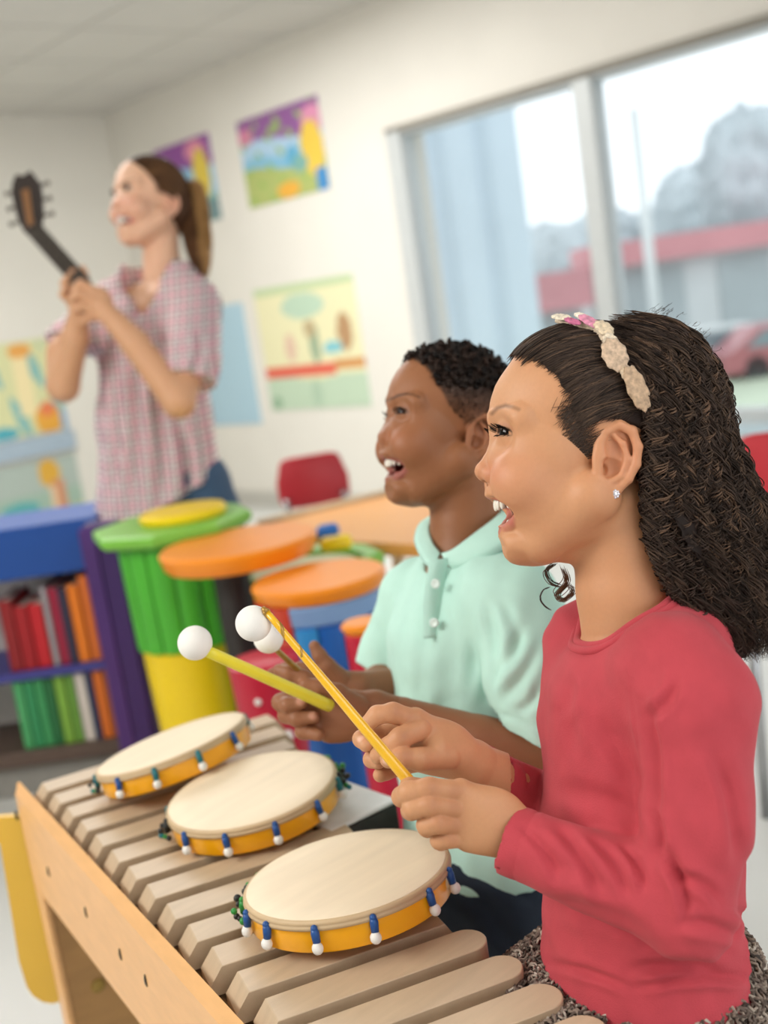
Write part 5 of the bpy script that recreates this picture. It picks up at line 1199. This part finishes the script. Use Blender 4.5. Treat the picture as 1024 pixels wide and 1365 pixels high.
# hands
a1 = B(560, 1010, .20); a0 = B(340, 840, -.04); lo = np.minimum(a0, a1)-.02; hi = np.maximum(a0, a1)+.02
fl = Field(lo, hi, .0016)
wr = B(500, 945, .12)
fl.cone(B(560, 962, .12), wr, .0215, .0195, .004)
for mx, my in ((425, 925), (424, 942), (428, 960), (438, 975)): fl.cone(wr, B(mx, my, .125), .0165, .0115, .007)
fl.ell(B(455, 958, .125), (.032, .026, .015), .008)
fi = [([(440,925,.13), (405,905,.14), (385,897,.14), (372,893,.135)], [.0108,.0092,.0082,.0066]),
      ([(430,938,.125), (392,928,.125), (374,936,.13), (384,940,.142), (402,937,.146)], [.0108,.0095,.009,.0082,.0068]),
      ([(432,955,.125), (400,945,.125), (382,953,.13), (396,958,.143), (418,956,.148)], [.0108,.0095,.009,.0082,.0068]),
      ([(445,972,.125), (420,968,.13), (404,975,.138), (425,980,.148)], [.01,.009,.0082,.0066]),
      ([(480,945,.135), (450,925,.145), (425,917,.15), (408,912,.15)], [.013,.0108,.0094,.0074])]
for pts, rs in fi: fl.chain([B(*x) for x in pts], rs, .0022, '+', .004)
# far hand
wr = B(478, 918, .02); fl.cone(B(540, 912, -.02), wr, .022, .019, .004)
for mx, my in ((435, 900), (428, 910), (428, 922)): fl.cone(wr, B(mx, my, .03), .0165, .0115, .007)
for pts, rs in [([(438,900,.03), (405,893,.04), (380,893,.045), (362,899,.05)], [.0105,.009,.008,.0066]), ([(432,910,.03), (398,905,.045), (375,908,.05), (360,905,.05)], [.0105,.009,.008,.0066]),
                ([(455,905,.03), (437,888,.035), (426,874,.035), (419,861,.035)], [.0115,.0094,.0082,.0064]), ([(432,922,.03), (400,925,.045), (385,932,.05)], [.0105,.009,.0075])]: fl.chain([B(*x) for x in pts], rs, .0022, '+', .004)
add_field(bb, fl, '#966446', 1, cf=hcol([(B(401,934,.152), .0062), (B(417,953,.155), .0062)], [], None, '#5b3424', '#c9937c'))
# arms, trunk, legs
fl = Field(np.minimum(B(470,860,-.18), tocam([.9,.8,-.02]))-[.1,.25,.12], np.maximum(B(790,780,.2), tocam([1.1,1.1,.5]))+[.12,.02,.1], .006)
sN, sF = B(690,800,.10), B(535,800,-.11); eN, eF = B(755,1012,.16), B(520,905,-.09)
fl.cone(B(620,890,0), B(640,1100,0), .055, .06, .02, sq=1.3, sdir=(.5,0,.86)); fl.cone(sN, eN, .032, .027); fl.cone(eN, B(640,985,.145), .0275, .0255); fl.cone(B(640,985,.145), B(530,953,.12), .0255, .021); fl.cone(sF, eF, .03, .026); fl.cone(eF, B(475,925,.0), .026, .02); fl.cone(B(630,830,0), sN, .03, .03); fl.cone(B(620,830,0), sF, .03, .03)
hB = B(635, 1150, 0); hzB = W(hB)[2]
sdB = np.array([-.31, 0, -.95]); sdB -= UPC*(sdB @ UPC); sdB /= np.linalg.norm(sdB); fwB = np.cross(UPC, sdB); fwB = fwB if fwB[0] < 0 else -fwB
for s in (1, -1):
    h_ = hB+sdB*s*.055; fl.cone(h_, h_-UPC*(hzB*.5), .05, .036, .01); fl.cone(h_-UPC*(hzB*.5), h_-UPC*(hzB-.08), .034, .024, .008)
add_field(bb, fl, '#966446', 2)
bb.build('body', m_skin_g, boy)
b = MB(); fw = R @ fwB; fw[2] = 0; fw /= np.linalg.norm(fw); sw = np.array([-fw[1], fw[0], 0])
for s in (1, -1):
    a_ = W(hB+sdB*s*.055-UPC*(hzB-.05)); b.ball(a_+fw*.05-[0,0,.012], (.1, .038, .037), axes=[fw, sw, [0,0,1]]); b.tube([a_, a_+[0,0,.04]], .036, 16)
b.build('shoes', mat('sneaker', '#3c4654', .7), boy)
# polo
m_mint = mat('mint_pique', '#c2ebde', .85, .03, 40, bump=.2, bscale=1100, sheen=.05)
fl = Field(B(470,1175,-.17)-[0,.02,.05], B(780,670,.22)+[.02,.02,0], .0034)
dN = np.array([.45, 0, .89]); dN /= np.linalg.norm(dN)
fl.cone(B(690,805,.10), B(712,905,.135), .050, .052, .02); fl.cone(B(712,905,.135), B(745,1010,.16), .052, .050, .01)
fl.cone(B(550,800,-.09), B(525,865,-.10), .042, .040, .02); fl.cone(B(525,865,-.10), B(500,925,-.1), .040, .038, .01)
cutcap(fl, B(688,972,.135), np.array([-.42,-.9,0]), .11, .1); cutcap(fl, B(505,903,-.09), np.array([-.55,-.83,0.1]), .07, .1)
fl.cone(B(690,1000,.135), B(705,950,.13), .040, .040, 0, '-')
fl.cone(B(612,862,0), B(628,1000,0), .080, .083, .012, sq=1.3, sdir=dN); fl.cone(B(628,1000,0), B(648,1150,0), .083, .09, .02, sq=1.25, sdir=dN)
fl.cone(B(655,800,.07), B(575,790,-.07), .047, .045, .035); fl.cone(B(650,765,.03), B(620,765,-.03), .045, .045, .03)
fl.plane(B(645,1140,0), -UPC)
fl.cone(B(608,728,.012), B(600,640,.012), .044, .052, .004, '-', sq=1.15, sdir=dN)
bf = [(650,805,652,930,9,.006), (668,800,690,870,8,.003), (540,900,575,1000,14,.003), (600,880,575,1080,16,.003), (700,830,660,900,8,.0035), (720,860,665,935,8,.003), (640,830,620,930,10,.002), (530,760,540,860,12,.002), (560,800,552,960,9,.0016), (720,915,690,950,7,.003), (510,960,530,1060,10,.003), (660,950,735,990,4,.0016), (590,930,560,980,8,.0025)]
bfd = folds(bf); sb = MB()
def bd(v, N):
    v = bfd(v, N); return v+N*(.0008*np.sin(v[:, 0]*80+np.sin(v[:, 1]*50)*2)*np.sin(v[:, 1]*60)+.0006*np.sin(v[:, 0]*160+v[:, 2]*90))[:, None]
add_field(sb, fl, '#c2ebde', 2, disp=bd); polo = sb.build('shirt', m_mint, boy)
# collar: a folded band round the neck opening, open at the throat
def ribbon(bm, top, bot, th, out):      # sheet between two curves with thickness
    n = len(top); v = []
    mid = (top+bot)/2+out*.5
    for L_ in (top, mid, bot): v.append(L_)
    for L_ in (bot, mid, top): v.append(L_-out/ (np.linalg.norm(out, axis=1)[:, None]+1e-9)*th)
    v = np.array(v); m = 6; idx = lambda r, i: r*n+i
    q = [[idx(r, i), idx((r+1) % m, i), idx((r+1) % m, i+1), idx(r, i+1)] for r in range(m) for i in range(n-1)]; q += [[idx(r, 0) for r in range(m)][::-1], [idx(r, n-1) for r in range(m)]]
    bm.add(W(v.reshape(-1, 3)), q)
topN = spl([B(x,y,o) for x,y,o in [(588,738,.052), (604,732,.062), (632,712,.066), (662,690,.05), (672,678,.01), (655,672,-.04)]], 8)
botN = spl([B(x,y,o) for x,y,o in [(602,758,.066), (628,756,.082), (668,735,.09), (705,712,.07), (712,700,.01), (685,690,-.06)]], 8)
topF = spl([B(x,y,o) for x,y,o in [(586,738,.05), (574,722,.028), (570,702,-.008), (582,684,-.045), (615,674,-.06), (655,672,-.045)]], 8)
botF = spl([B(x,y,o) for x,y,o in [(576,762,.066), (560,742,.045), (552,716,-.002), (566,692,-.065), (612,684,-.085), (685,690,-.06)]], 8)
b = MB()
for tp, bt, sg in ((topN, botN, 1), (topF, botF, 1)):
    cxy = B(612, 720, 0); o_ = (tp+bt)/2-cxy; o_ -= UPC*(o_ @ UPC)[:, None]; o_ /= np.linalg.norm(o_, axis=1)[:, None]; ribbon(b, tp, bt, .003, o_*.006)
b.build('collar', m_mint, polo)
b = MB()
vv = spl([B(586,745,.066), B(578,800,.078), B(578,850,.084)], 6); 
for i in range(len(vv)-1): pass
e_ = np.array([1,.1,-.35]); e_ /= np.linalg.norm(e_)
ribbon(b, vv-e_*.012, vv+e_*.012, .003, np.tile(np.array([0,0,.0015]), (len(vv), 1))); b.build('placket', m_mint, polo)
for px, py in ((581, 778), (579, 830)):
    c = W(B(px, py, .0865 if py < 800 else .0885)); MB().lathe([(.0045, -.001), (.0055, 0), (.0055, .0012), (.0035, .0018), (.0028, .0012), (0, .0012)], 20, o=c, ax=R @ np.array([-.4, 0, .92])).build('button', mat('shirt_button', '#dff0ea', .3), polo)
# trousers
m_navy = mat('navy_twill', '#1a2738', .85, .08, 60, bump=.15, bscale=700)
fl = Field(np.minimum(B(520,1150,-.2), tocam([.9,.8,-.02]))-[.12,.2,.1], np.maximum(B(760,1090,.2), tocam([1.1,1.1,.5]))+[.1,.0,.1], .005)
fl.cone(hB+UPC*.01, hB-UPC*.06, .083, .088, 0, sq=1.25, sdir=dN)
for s in (1, -1):
    h_ = hB+sdB*s*.055-UPC*.03; fl.cone(h_, h_-UPC*(hzB*.45)+fwB*.01, .066, .052, .02); fl.cone(h_-UPC*(hzB*.45)+fwB*.01, h_-UPC*(hzB-.11), .05, .044, .01)
fl.plane(hB+UPC*.045, UPC)
kb = MB(); add_field(kb, fl, '#1a2738', 2, disp=folds([(600,1180,690,1250,12,.006), (620,1160,715,1200,10,.004), (640,1230,700,1280,10,.005)])); kb.build('trousers', m_navy, boy)
# hair: close cropped sides, short twisted coils on top
hb = MB(); r_ = np.random.default_rng(21)
fl = Field((-150,-60,-125), (150,190,125), 3.5); fl.ell((15,57,0), (131,113,98), 0)
def cut(X, Y, Z):
    line = np.interp(Y, [20, 45, 62, 80, 100, 120, 140, 190], [0, 50, 72, 86, 97, 112, 124, 126]); return -(X-line+6)
fl.op(cut, (-150,-60,-125), (150,190,125), 5, '-'); fl.op(lambda X, Y, Z: (Y-78-.12*np.abs(X))+0*Z, (-150,-60,-125), (150,190,125), 10, '-')
v, q = fl.mesh(); N = vnormals(v, q); v = v+N*(np.sin(v[:, 0]*.5)*np.sin(v[:, 1]*.5+v[:, 2]*.45)*1.2)[:, None]; hb.add(rigB.w(v), q[:, ::-1], C3('#211712'))
ps = []
for k in range(2200):
    d = r_.normal(size=3); d[1] = abs(d[1]); p0 = scalp(d, 1.0)
    if p0[1] > 70+r_.uniform(0, 10) and p0[0] < np.interp(p0[1], [60, 80, 100, 120, 140, 190], [66, 84, 96, 110, 121, 124]) and all(np.linalg.norm(p0-x) > 12.5 for x in ps): ps.append(p0)
cp = []
t = np.linspace(0, 1, 16)
for p0 in ps:
    n = (p0-Ac); n /= np.linalg.norm(n); lean = r_.normal(0, .3, 3)+np.array([.0, .25, 0]); n2 = n+lean; n2 /= np.linalg.norm(n2); a = np.cross(n2, [.3, .1, 1]); a /= np.linalg.norm(a); c_ = np.cross(n2, a)
    L = r_.uniform(12, 19); ph = r_.uniform(0, 6.28); rr = 3.4*(1-.45*t)
    cp.append(p0-n*2+n2*L*t[:, None]+a*(rr*np.cos(t*8+ph))[:, None]+c_*(rr*np.sin(t*8+ph))[:, None])
cp = np.array(cp); strands(hb, rigB.w(cp.reshape(-1, 3)).reshape(cp.shape), np.broadcast_to((5.4*(1-.35*t**2))*rigB.s, cp.shape[:2]), seg=7, c=np.array([C3('#1d1410'), C3('#2b1e18'), C3('#120c0a')])[r_.choice(3, len(cp))])
ps2 = []
for k in range(14000):          # short fuzz on the sides
    d = r_.normal(size=3); p0 = scalp(d, .0)
    if 8 < p0[1] < 100 and p0[0] < np.interp(p0[1], [-10, 10, 25, 40, 60, 80, 100], [0, 28, 46, 62, 74, 88, 98]): ps2.append([p0, p0+(p0-Ac)*.022*r_.uniform(.6, 1.5)+r_.normal(0, 1.3, 3), p0+(p0-Ac)*.035+r_.normal(0, 2.6, 3)])
ps2 = np.array(ps2); strands(hb, rigB.w(ps2.reshape(-1, 3)).reshape(ps2.shape), .55*rigB.s, c=np.array([C3('#2a1c15'), C3('#46311f'), C3('#35251b')])[r_.choice(3, len(ps2))])
hb.build('hair', m_hair, boy)
# ================================================================== the teacher
DT = 3.15
def T_(px, py, o=0.0): return g(px, py, DT-o)
woman = thing('person', 'smiling woman in a pink plaid shirt holding up a guitar neck', 'person', W(tocam(P(250, 700, 3.2)))*[1, 1, 0])
yw = math.radians(42); rigT = Rig(g(208, 275, DT), (-cos(yw), .06, sin(yw)), (-.08, 1, -.02), .000765)
profT = [(178, 30), (165, 82), (148, 108), (120, 128), (100, 138), (80, 143), (55, 146), (35, 147), (18, 143), (0, 150), (-14, 159), (-24, 164), (-32, 162), (-40, 154), (-50, 147), (-60, 148), (-68, 145), (-100, 141), (-106, 138), (-116, 136), (-124, 130), (-134, 128), (-146, 125), (-156, 112), (-166, 92), (-330, 92)]
pT = dict(h=3.4, prof=profT, open=.7, nose=.82, tip=(152, -28), mu=-66, chin=(104, -118), skin='#e2b496', blush='#dc9480', light='#e6bb9d', lipc='#c06a64', browc='#4a3024', browr=3.4, browa=.9, jaw=.88,
    brow=[(142, 34, 14), (137, 43, 30), (124, 44, 48), (108, 36, 60)], lash=1.6, eye=(117, 17, 33), slit=5.6, arch=2.5, ear=(-2, -15, 76), ears=.85, gaze=(1, 0, -.1), lowteeth=0, tooth=1.25, iris='#2c221a',
    neck=[((-18, -80, 0), (-26, -180, 0), 48, 50, 20), ((-26, -180, 0), (-36, -290, 0), 50, 62, 20)], chest=[((-40, -350, 0), (65, 80, 120), 40)])
tb = MB(); head_parts(tb, rigT, pT, woman)
# arms and hands
a1 = T_(300, 580, .35); a0 = T_(45, 340, -.2); lo = np.minimum(a0, a1)-.03; hi = np.maximum(a0, a1)+.03
fl = Field(lo, hi, .0042)
fl.cone(T_(252,480,.2), T_(238,535,.26), .042, .040, .01); fl.cone(T_(238,535,.26), T_(180,458,.26), .040, .034, .012); fl.cone(T_(180,458,.26), T_(138,412,.24), .034, .024, .01)
fl.cone(T_(84,470,.10), T_(84,515,.12), .042, .040, .01); fl.cone(T_(84,515,.12), T_(100,450,.17), .040, .033, .01); fl.cone(T_(100,450,.17), T_(106,415,.2), .033, .023, .01)
fl.ell(T_(125,402,.235), (.045,.04,.022), .012); fl.ell(T_(103,395,.205), (.026,.045,.022), .012)
for pts, rs in [([(128,390,.245), (108,378,.255), (98,384,.26)], [.013,.011,.009]), ([(126,400,.25), (104,392,.262), (95,398,.262)], [.013,.011,.009]), ([(126,412,.25), (108,408,.262), (98,414,.26)], [.012,.0105,.0085]), ([(130,422,.245), (116,424,.255), (108,430,.25)], [.011,.0095,.008]),
                ([(100,382,.205), (92,368,.215), (98,362,.225)], [.013,.011,.009]), ([(94,392,.21), (86,378,.22), (90,370,.235)], [.013,.011,.009]), ([(94,402,.21), (84,392,.225), (88,384,.24)], [.012,.010,.009]), ([(108,378,.2), (112,366,.215), (110,358,.22)], [.012,.011,.009])]: fl.chain([T_(*x) for x in pts], rs, .004, '+', .006)
add_field(tb, fl, '#d3a17d', 1)
fl = Field(np.minimum(T_(60,700,-.2), tocam([1.5,2.6,-.02]))-[.3,.1,.3], np.maximum(T_(320,330,.2), tocam([2.2,3.3,.5]))+[.3,.05,.3], .012)
hT = T_(243, 668, 0); hzT = W(hT)[2]
fl.cone(T_(212,430,0), T_(236,600,0), .09, .09, .03, sq=1.2, sdir=(.7,0,.7)); fl.cone(T_(205,400,.0), T_(270,415,.05), .05, .05, .02); fl.cone(T_(200,400,0), T_(118,425,-.03), .05, .045, .02)
fl.cone(T_(270,415,.05), T_(252,480,.2), .045, .042); fl.cone(T_(118,425,-.03), T_(84,470,.1), .045, .042)
sdT = np.array([.7,0,.7]); sdT -= UPC*(sdT @ UPC); sdT /= np.linalg.norm(sdT)
for s in (1, -1):
    h_ = hT+sdT*s*.085-UPC*.06; fl.cone(h_, h_-UPC*(hzT*.5-.06), .065, .05, .01); fl.cone(h_-UPC*(hzT*.5-.06), h_-UPC*(hzT-.14), .045, .035, .01)
add_field(tb, fl, '#d3a17d', 2); tb.build('body', m_skin_g, woman)
# plaid shirt
m_pl = bpy.data.materials.new('pink_plaid'); m_pl.use_nodes = True; nt = m_pl.node_tree; bs = nt.nodes['Principled BSDF']; bs.inputs['Roughness'].default_value = .85
tcn = nt.nodes.new('ShaderNodeTexCoord'); mp = nt.nodes.new('ShaderNodeMapping'); mp.inputs['Rotation'].default_value = (0, 0, math.radians(42.5)); nt.links.new(tcn.outputs['Object'], mp.inputs[0]); sp = nt.nodes.new('ShaderNodeSeparateXYZ'); nt.links.new(mp.outputs[0], sp.inputs[0])
def band(axis, freq, phase, lo_, hi_):
    m1 = nt.nodes.new('ShaderNodeMath'); m1.operation = 'MULTIPLY_ADD'; m1.inputs[1].default_value = freq; m1.inputs[2].default_value = phase; nt.links.new(sp.outputs[axis], m1.inputs[0])
    s1 = nt.nodes.new('ShaderNodeMath'); s1.operation = 'SINE'; nt.links.new(m1.outputs[0], s1.inputs[0])
    r1 = nt.nodes.new('ShaderNodeMapRange'); r1.inputs['From Min'].default_value = lo_; r1.inputs['From Max'].default_value = hi_; nt.links.new(s1.outputs[0], r1.inputs['Value']); return r1.outputs[0]
cur = None
for axis, fr_, ph_, lo_, hi_, colr, amt in (('X', 190, 0, .3, .6, '#bd7a8c', .6), ('Z', 190, 0, .2, .5, '#b56f84', .65), ('X', 190, 3.1, .8, .95, '#5d4652', .8), ('Z', 190, 3.1, .8, .95, '#5d4652', .85)):
    m = nt.nodes.new('ShaderNodeMixRGB'); m.inputs[2].default_value = (*lin(colr), 1)
    if cur is None: m.inputs[1].default_value = (*lin('#f6ecea'), 1)
    else: nt.links.new(cur, m.inputs[1])
    k = nt.nodes.new('ShaderNodeMath'); k.operation = 'MULTIPLY'; k.inputs[1].default_value = amt; nt.links.new(band(axis, fr_, ph_, lo_, hi_), k.inputs[0]); nt.links.new(k.outputs[0], m.inputs[0]); cur = m.outputs[0]
nt.links.new(cur, bs.inputs['Base Color'])
fl = Field(T_(70,700,-.22)-[.02,.05,.05], T_(330,320,.38)+[.02,.02,0], .0065)
dT = np.array([.75,0,.66])
fl.cone(T_(200,450,.0), T_(206,560,.0), .118, .130, 0, sq=1.3, sdir=dT); fl.cone(T_(206,560,.0), T_(218,690,.0), .130, .165, .03, sq=1.2, sdir=dT)
fl.cone(T_(250,395,.05), T_(150,400,-.05), .060, .055, .05); fl.cone(T_(232,370,.02), T_(185,372,-.01), .057, .057, .04)
fl.cone(T_(262,408,.06), T_(254,480,.19), .066, .074, .03); fl.cone(T_(254,480,.19), T_(246,530,.24), .074, .07, .01); fl.cone(T_(135,420,-.05), T_(92,462,.06), .06, .066, .03); fl.cone(T_(92,462,.06), T_(84,500,.1), .06, .06, .01)
cutcap(fl, T_(247,508,.22), np.array([-.1,-.93,.3]), .11, .2); cutcap(fl, T_(88,455,.07), np.array([-.1,-.93,.3]), .10, .2)
fl.plane(T_(215,672,0), -UPC+np.array([.42,0,0])); fl.cone(T_(196,372,.03), T_(200,290,.04), .065, .08, .004, '-')
fl.cone(T_(192,385,.07), T_(184,420,.12), .045, .012, .004, '-')
tfd = folds([(180,470,175,680,9,.02), (205,500,215,680,9,.02), (155,480,150,660,8,.02), (235,560,250,680,8,.02), (225,440,190,500,8,.015), (265,440,255,500,6,.01), (135,500,130,660,7,.014)])
sb = MB(); add_field(sb, fl, '#e0c0c8', 2, disp=tfd); sb.build('shirt', m_pl, woman)
# jeans
m_den = mat('denim', '#3c5674', .85, .08, 30)
fl = Field(np.minimum(T_(180,640,-.2), tocam([1.5,2.6,-.02]))-[.2,.1,.3], np.maximum(T_(330,600,.3), tocam([2.2,3.3,.5]))+[.2,.05,.2], .009)
fl.cone(hT+UPC*.03, hT-UPC*.08, .125, .135, 0, sq=1.2, sdir=dT)
for s in (1, -1):
    h_ = hT+sdT*s*.085-UPC*.04; fl.cone(h_, h_-UPC*(hzT*.45), .088, .062, .03); fl.cone(h_-UPC*(hzT*.45), h_-UPC*(hzT-.1), .062, .05, .01)
fl.plane(hT+UPC*.10, UPC); kb = MB(); add_field(kb, fl, '#3c5674', 2); kb.build('jeans', m_den, woman)
b = MB()
for s in (1, -1):
    a_ = W(hT+sdT*s*.085-UPC*(hzT-.05)); b.ball(a_-[0,0,.01], (.12, .045, .04), axes=[[.3,-.95,0],[.95,.3,0],[0,0,1]]); b.tube([a_, a_+[0,0,.06]], .042, 14)
b.build('shoes', mat('woman_shoe', '#4a4440', .6), woman)
# hair with a pony tail
hb = MB(); r_ = np.random.default_rng(31); fl = Field((-150,-110,-125), (150,185,125), 4.5); fl.ell((12,55,0), (134,116,101), 0); fl.ell((-60,0,0), (62,80,80), 20)
fl.op(lambda X, Y, Z: -(X-np.interp(Y, [-120,-30,5,30,60,92,112,190], [-40,-34,-10,50,80,106,120,124])), (-150,-110,-125), (150,185,125), 6, '-')
v, q = fl.mesh(); hb.add(rigT.w(smooth(v, q, 2)), q[:, ::-1], C3('#4a3222'))
S = 900; sd = r_.choice([1,-1], S); u0 = r_.uniform(10, 118, S); f0 = np.interp(u0, [10, 40, 60, 92, 120], [54, 68, 82, 106, 120])-r_.uniform(0, 1, S)**1.5*90; l0 = 101*np.sqrt(np.clip(1-((f0-12)/135)**2-((u0-55)/117)**2, 0, 1))*sd
d0 = np.stack([f0-15, u0-55, l0], 1); d1_ = np.array([-120., 0, 0])+r_.normal(0, 12, (S, 3)); t = np.linspace(0, 1, 12)[None, :, None]; dd = d0[:, None]*(1-t)+d1_[:, None]*t; dd[:, :, 1] += 8*np.sin(t[..., 0]*pi); pp = scalp(dd, 4.0)
palT = np.array([C3('#4d3323'), C3('#6a4930'), C3('#3a261a'), C3('#87623f')]); strands(hb, rigT.w(pp.reshape(-1, 3)).reshape(pp.shape), 1.2*rigT.s, c=palT[r_.choice(4, S)])
S = 700; t = np.linspace(0, 1, 26)
root = rigT.cam((-118, 45, 0)); cpt = spl([root, T_(251,248,-.05), T_(260,285,-.03), T_(264,330,.0), T_(270,368,.02)], 8); cc = np.stack([np.interp(t*(len(cpt)-1), np.arange(len(cpt)), cpt[:, i]) for i in range(3)], 1)
wdt = np.interp(t, [0, .25, .7, 1], [.016, .034, .034, .012]); off = np.clip(r_.normal(0, .5, (S, 3)), -1, 1); off[:, 1] *= .3; pp = cc[None]+off[:, None]*wdt[None, :, None]+.004*np.sin(t*9+r_.uniform(0,6.28,(S,1)))[..., None]
xo_ = off[:, 0]; colr = np.where((xo_ > .15)[:, None], C3('#b38a58'), C3('#6b4a31')); colr = colr*r_.uniform(.8, 1.2, (S, 1)); strands(hb, W(pp), .0016, c=colr)
hb.tube(W(np.array([root+[-.012,0,0], root+[.014,-.004,0]])), .03, 16, c=C3('#2a1c16')); hb.build('hair', m_hair, woman)
# guitar neck
t_ = thing('guitar_neck', 'guitar neck and dark headstock held up by the woman', 'guitar', W(T_(105, 372, .22)))
A0, A1 = T_(112, 380, .235), T_(43, 303, .16); e = (A1-A0); Lg = np.linalg.norm(e); e /= Lg; zc = np.array([.2, -.1, 1.]); zc -= e*(zc @ e); zc /= np.linalg.norm(zc); xc = np.cross(e, zc)
m_fret = mat('fret_metal', '#6b645a', .5, metal=.5); m_ebony = mat('ebony', '#2b201a', .65, .1, 20); m_neck = mat('neck_wood', '#8a5f38', .4, .08, 20)
fr2 = (W(A0), [(R @ xc), (R @ e), (R @ zc)])
b = MB(); b.box((-.021,0,0), (.021,Lg,.009), frame=fr2, bev=.002); b.build('fretboard', m_ebony, t_, smooth=False)
b = MB(); b.prism([(x, z) for x, z in [(-.021,0), (-.015,-.014), (0,-.019), (.015,-.014), (.021,0)]], 0, Lg, frame=(fr2[0], [fr2[1][0], fr2[1][2], fr2[1][1]])); b.build('neck_back', m_neck, t_, smooth=False)
b = MB()
for k in range(9): b.box((-.0212,.02+k*(Lg-.03)/9,.009), (.0212,.023+k*(Lg-.03)/9,.0105), frame=fr2)
b.build('frets', m_fret, t_, smooth=False)
H0, H1 = A1, T_(33, 236, .13); e2 = H1-H0; Lh = np.linalg.norm(e2); e2 /= Lh; z2 = zc-e2*(zc @ e2); z2 /= np.linalg.norm(z2); x2 = np.cross(e2, z2); fr3 = (W(H0), [R @ x2, R @ e2, R @ z2])
b = MB(); hp_ = [(-.02, -.01), (.02, -.01), (.032, .03), (.037, .09), (.034, Lh-.02), (.02, Lh+.008), (0, Lh), (-.02, Lh+.008), (-.034, Lh-.02), (-.037, .09), (-.032, .03)]
b.prism(hp_, -.009, .009, frame=fr3); hs = b.build('headstock', m_ebony, t_, smooth=False)
b = MB(); b.prism([(-.008,.0), (.008,.0), (.010,.1), (-.010,.1)], .009, .0105, frame=fr3); b.build('inlay', m_neck, hs, smooth=False)
for sx in (-1, 1):
    for k in range(3):
        y = .025+k*.042; b = MB(); p0 = fr3[0]+np.array([sx*.032, y, -.004]) @ np.array(fr3[1]); p1 = fr3[0]+np.array([sx*.050, y, -.004]) @ np.array(fr3[1]); b.tube([p0, p1], .004, 8); b.ball(p1+(p1-p0)*.2, (.007, .006, .007), n=8); b.build('tuning_peg', m_fret, t_)
b = MB()
for k in range(6):
    x = -.0155+k*.0062; q0 = fr2[0]+np.array([x, 0, .0125]) @ np.array(fr2[1]); q1 = fr2[0]+np.array([x, Lg, .0125]) @ np.array(fr2[1]); b.tube([q0, q1], .0006, 5)
b.build('strings', m_fret, t_)
area('overhead_area', (-1.3, 1.9, 2.48), (.6, 1.0, .8), 1.8, 1.2, 72, (1,.975,.93))  # unseen key light added at upper left to give the figures form
area('overhead_area', (.6, -.8, 2.48), (.8, .9, .7), 1.6, 1.2, 20, (1,.98,.94))
area('overhead_area', (2.2, 4.4, 2.5), (2.2, 4.4, 0), 2.6, 1.8, 70, (1,.985,.96))  # unseen light added to lighten the far corner
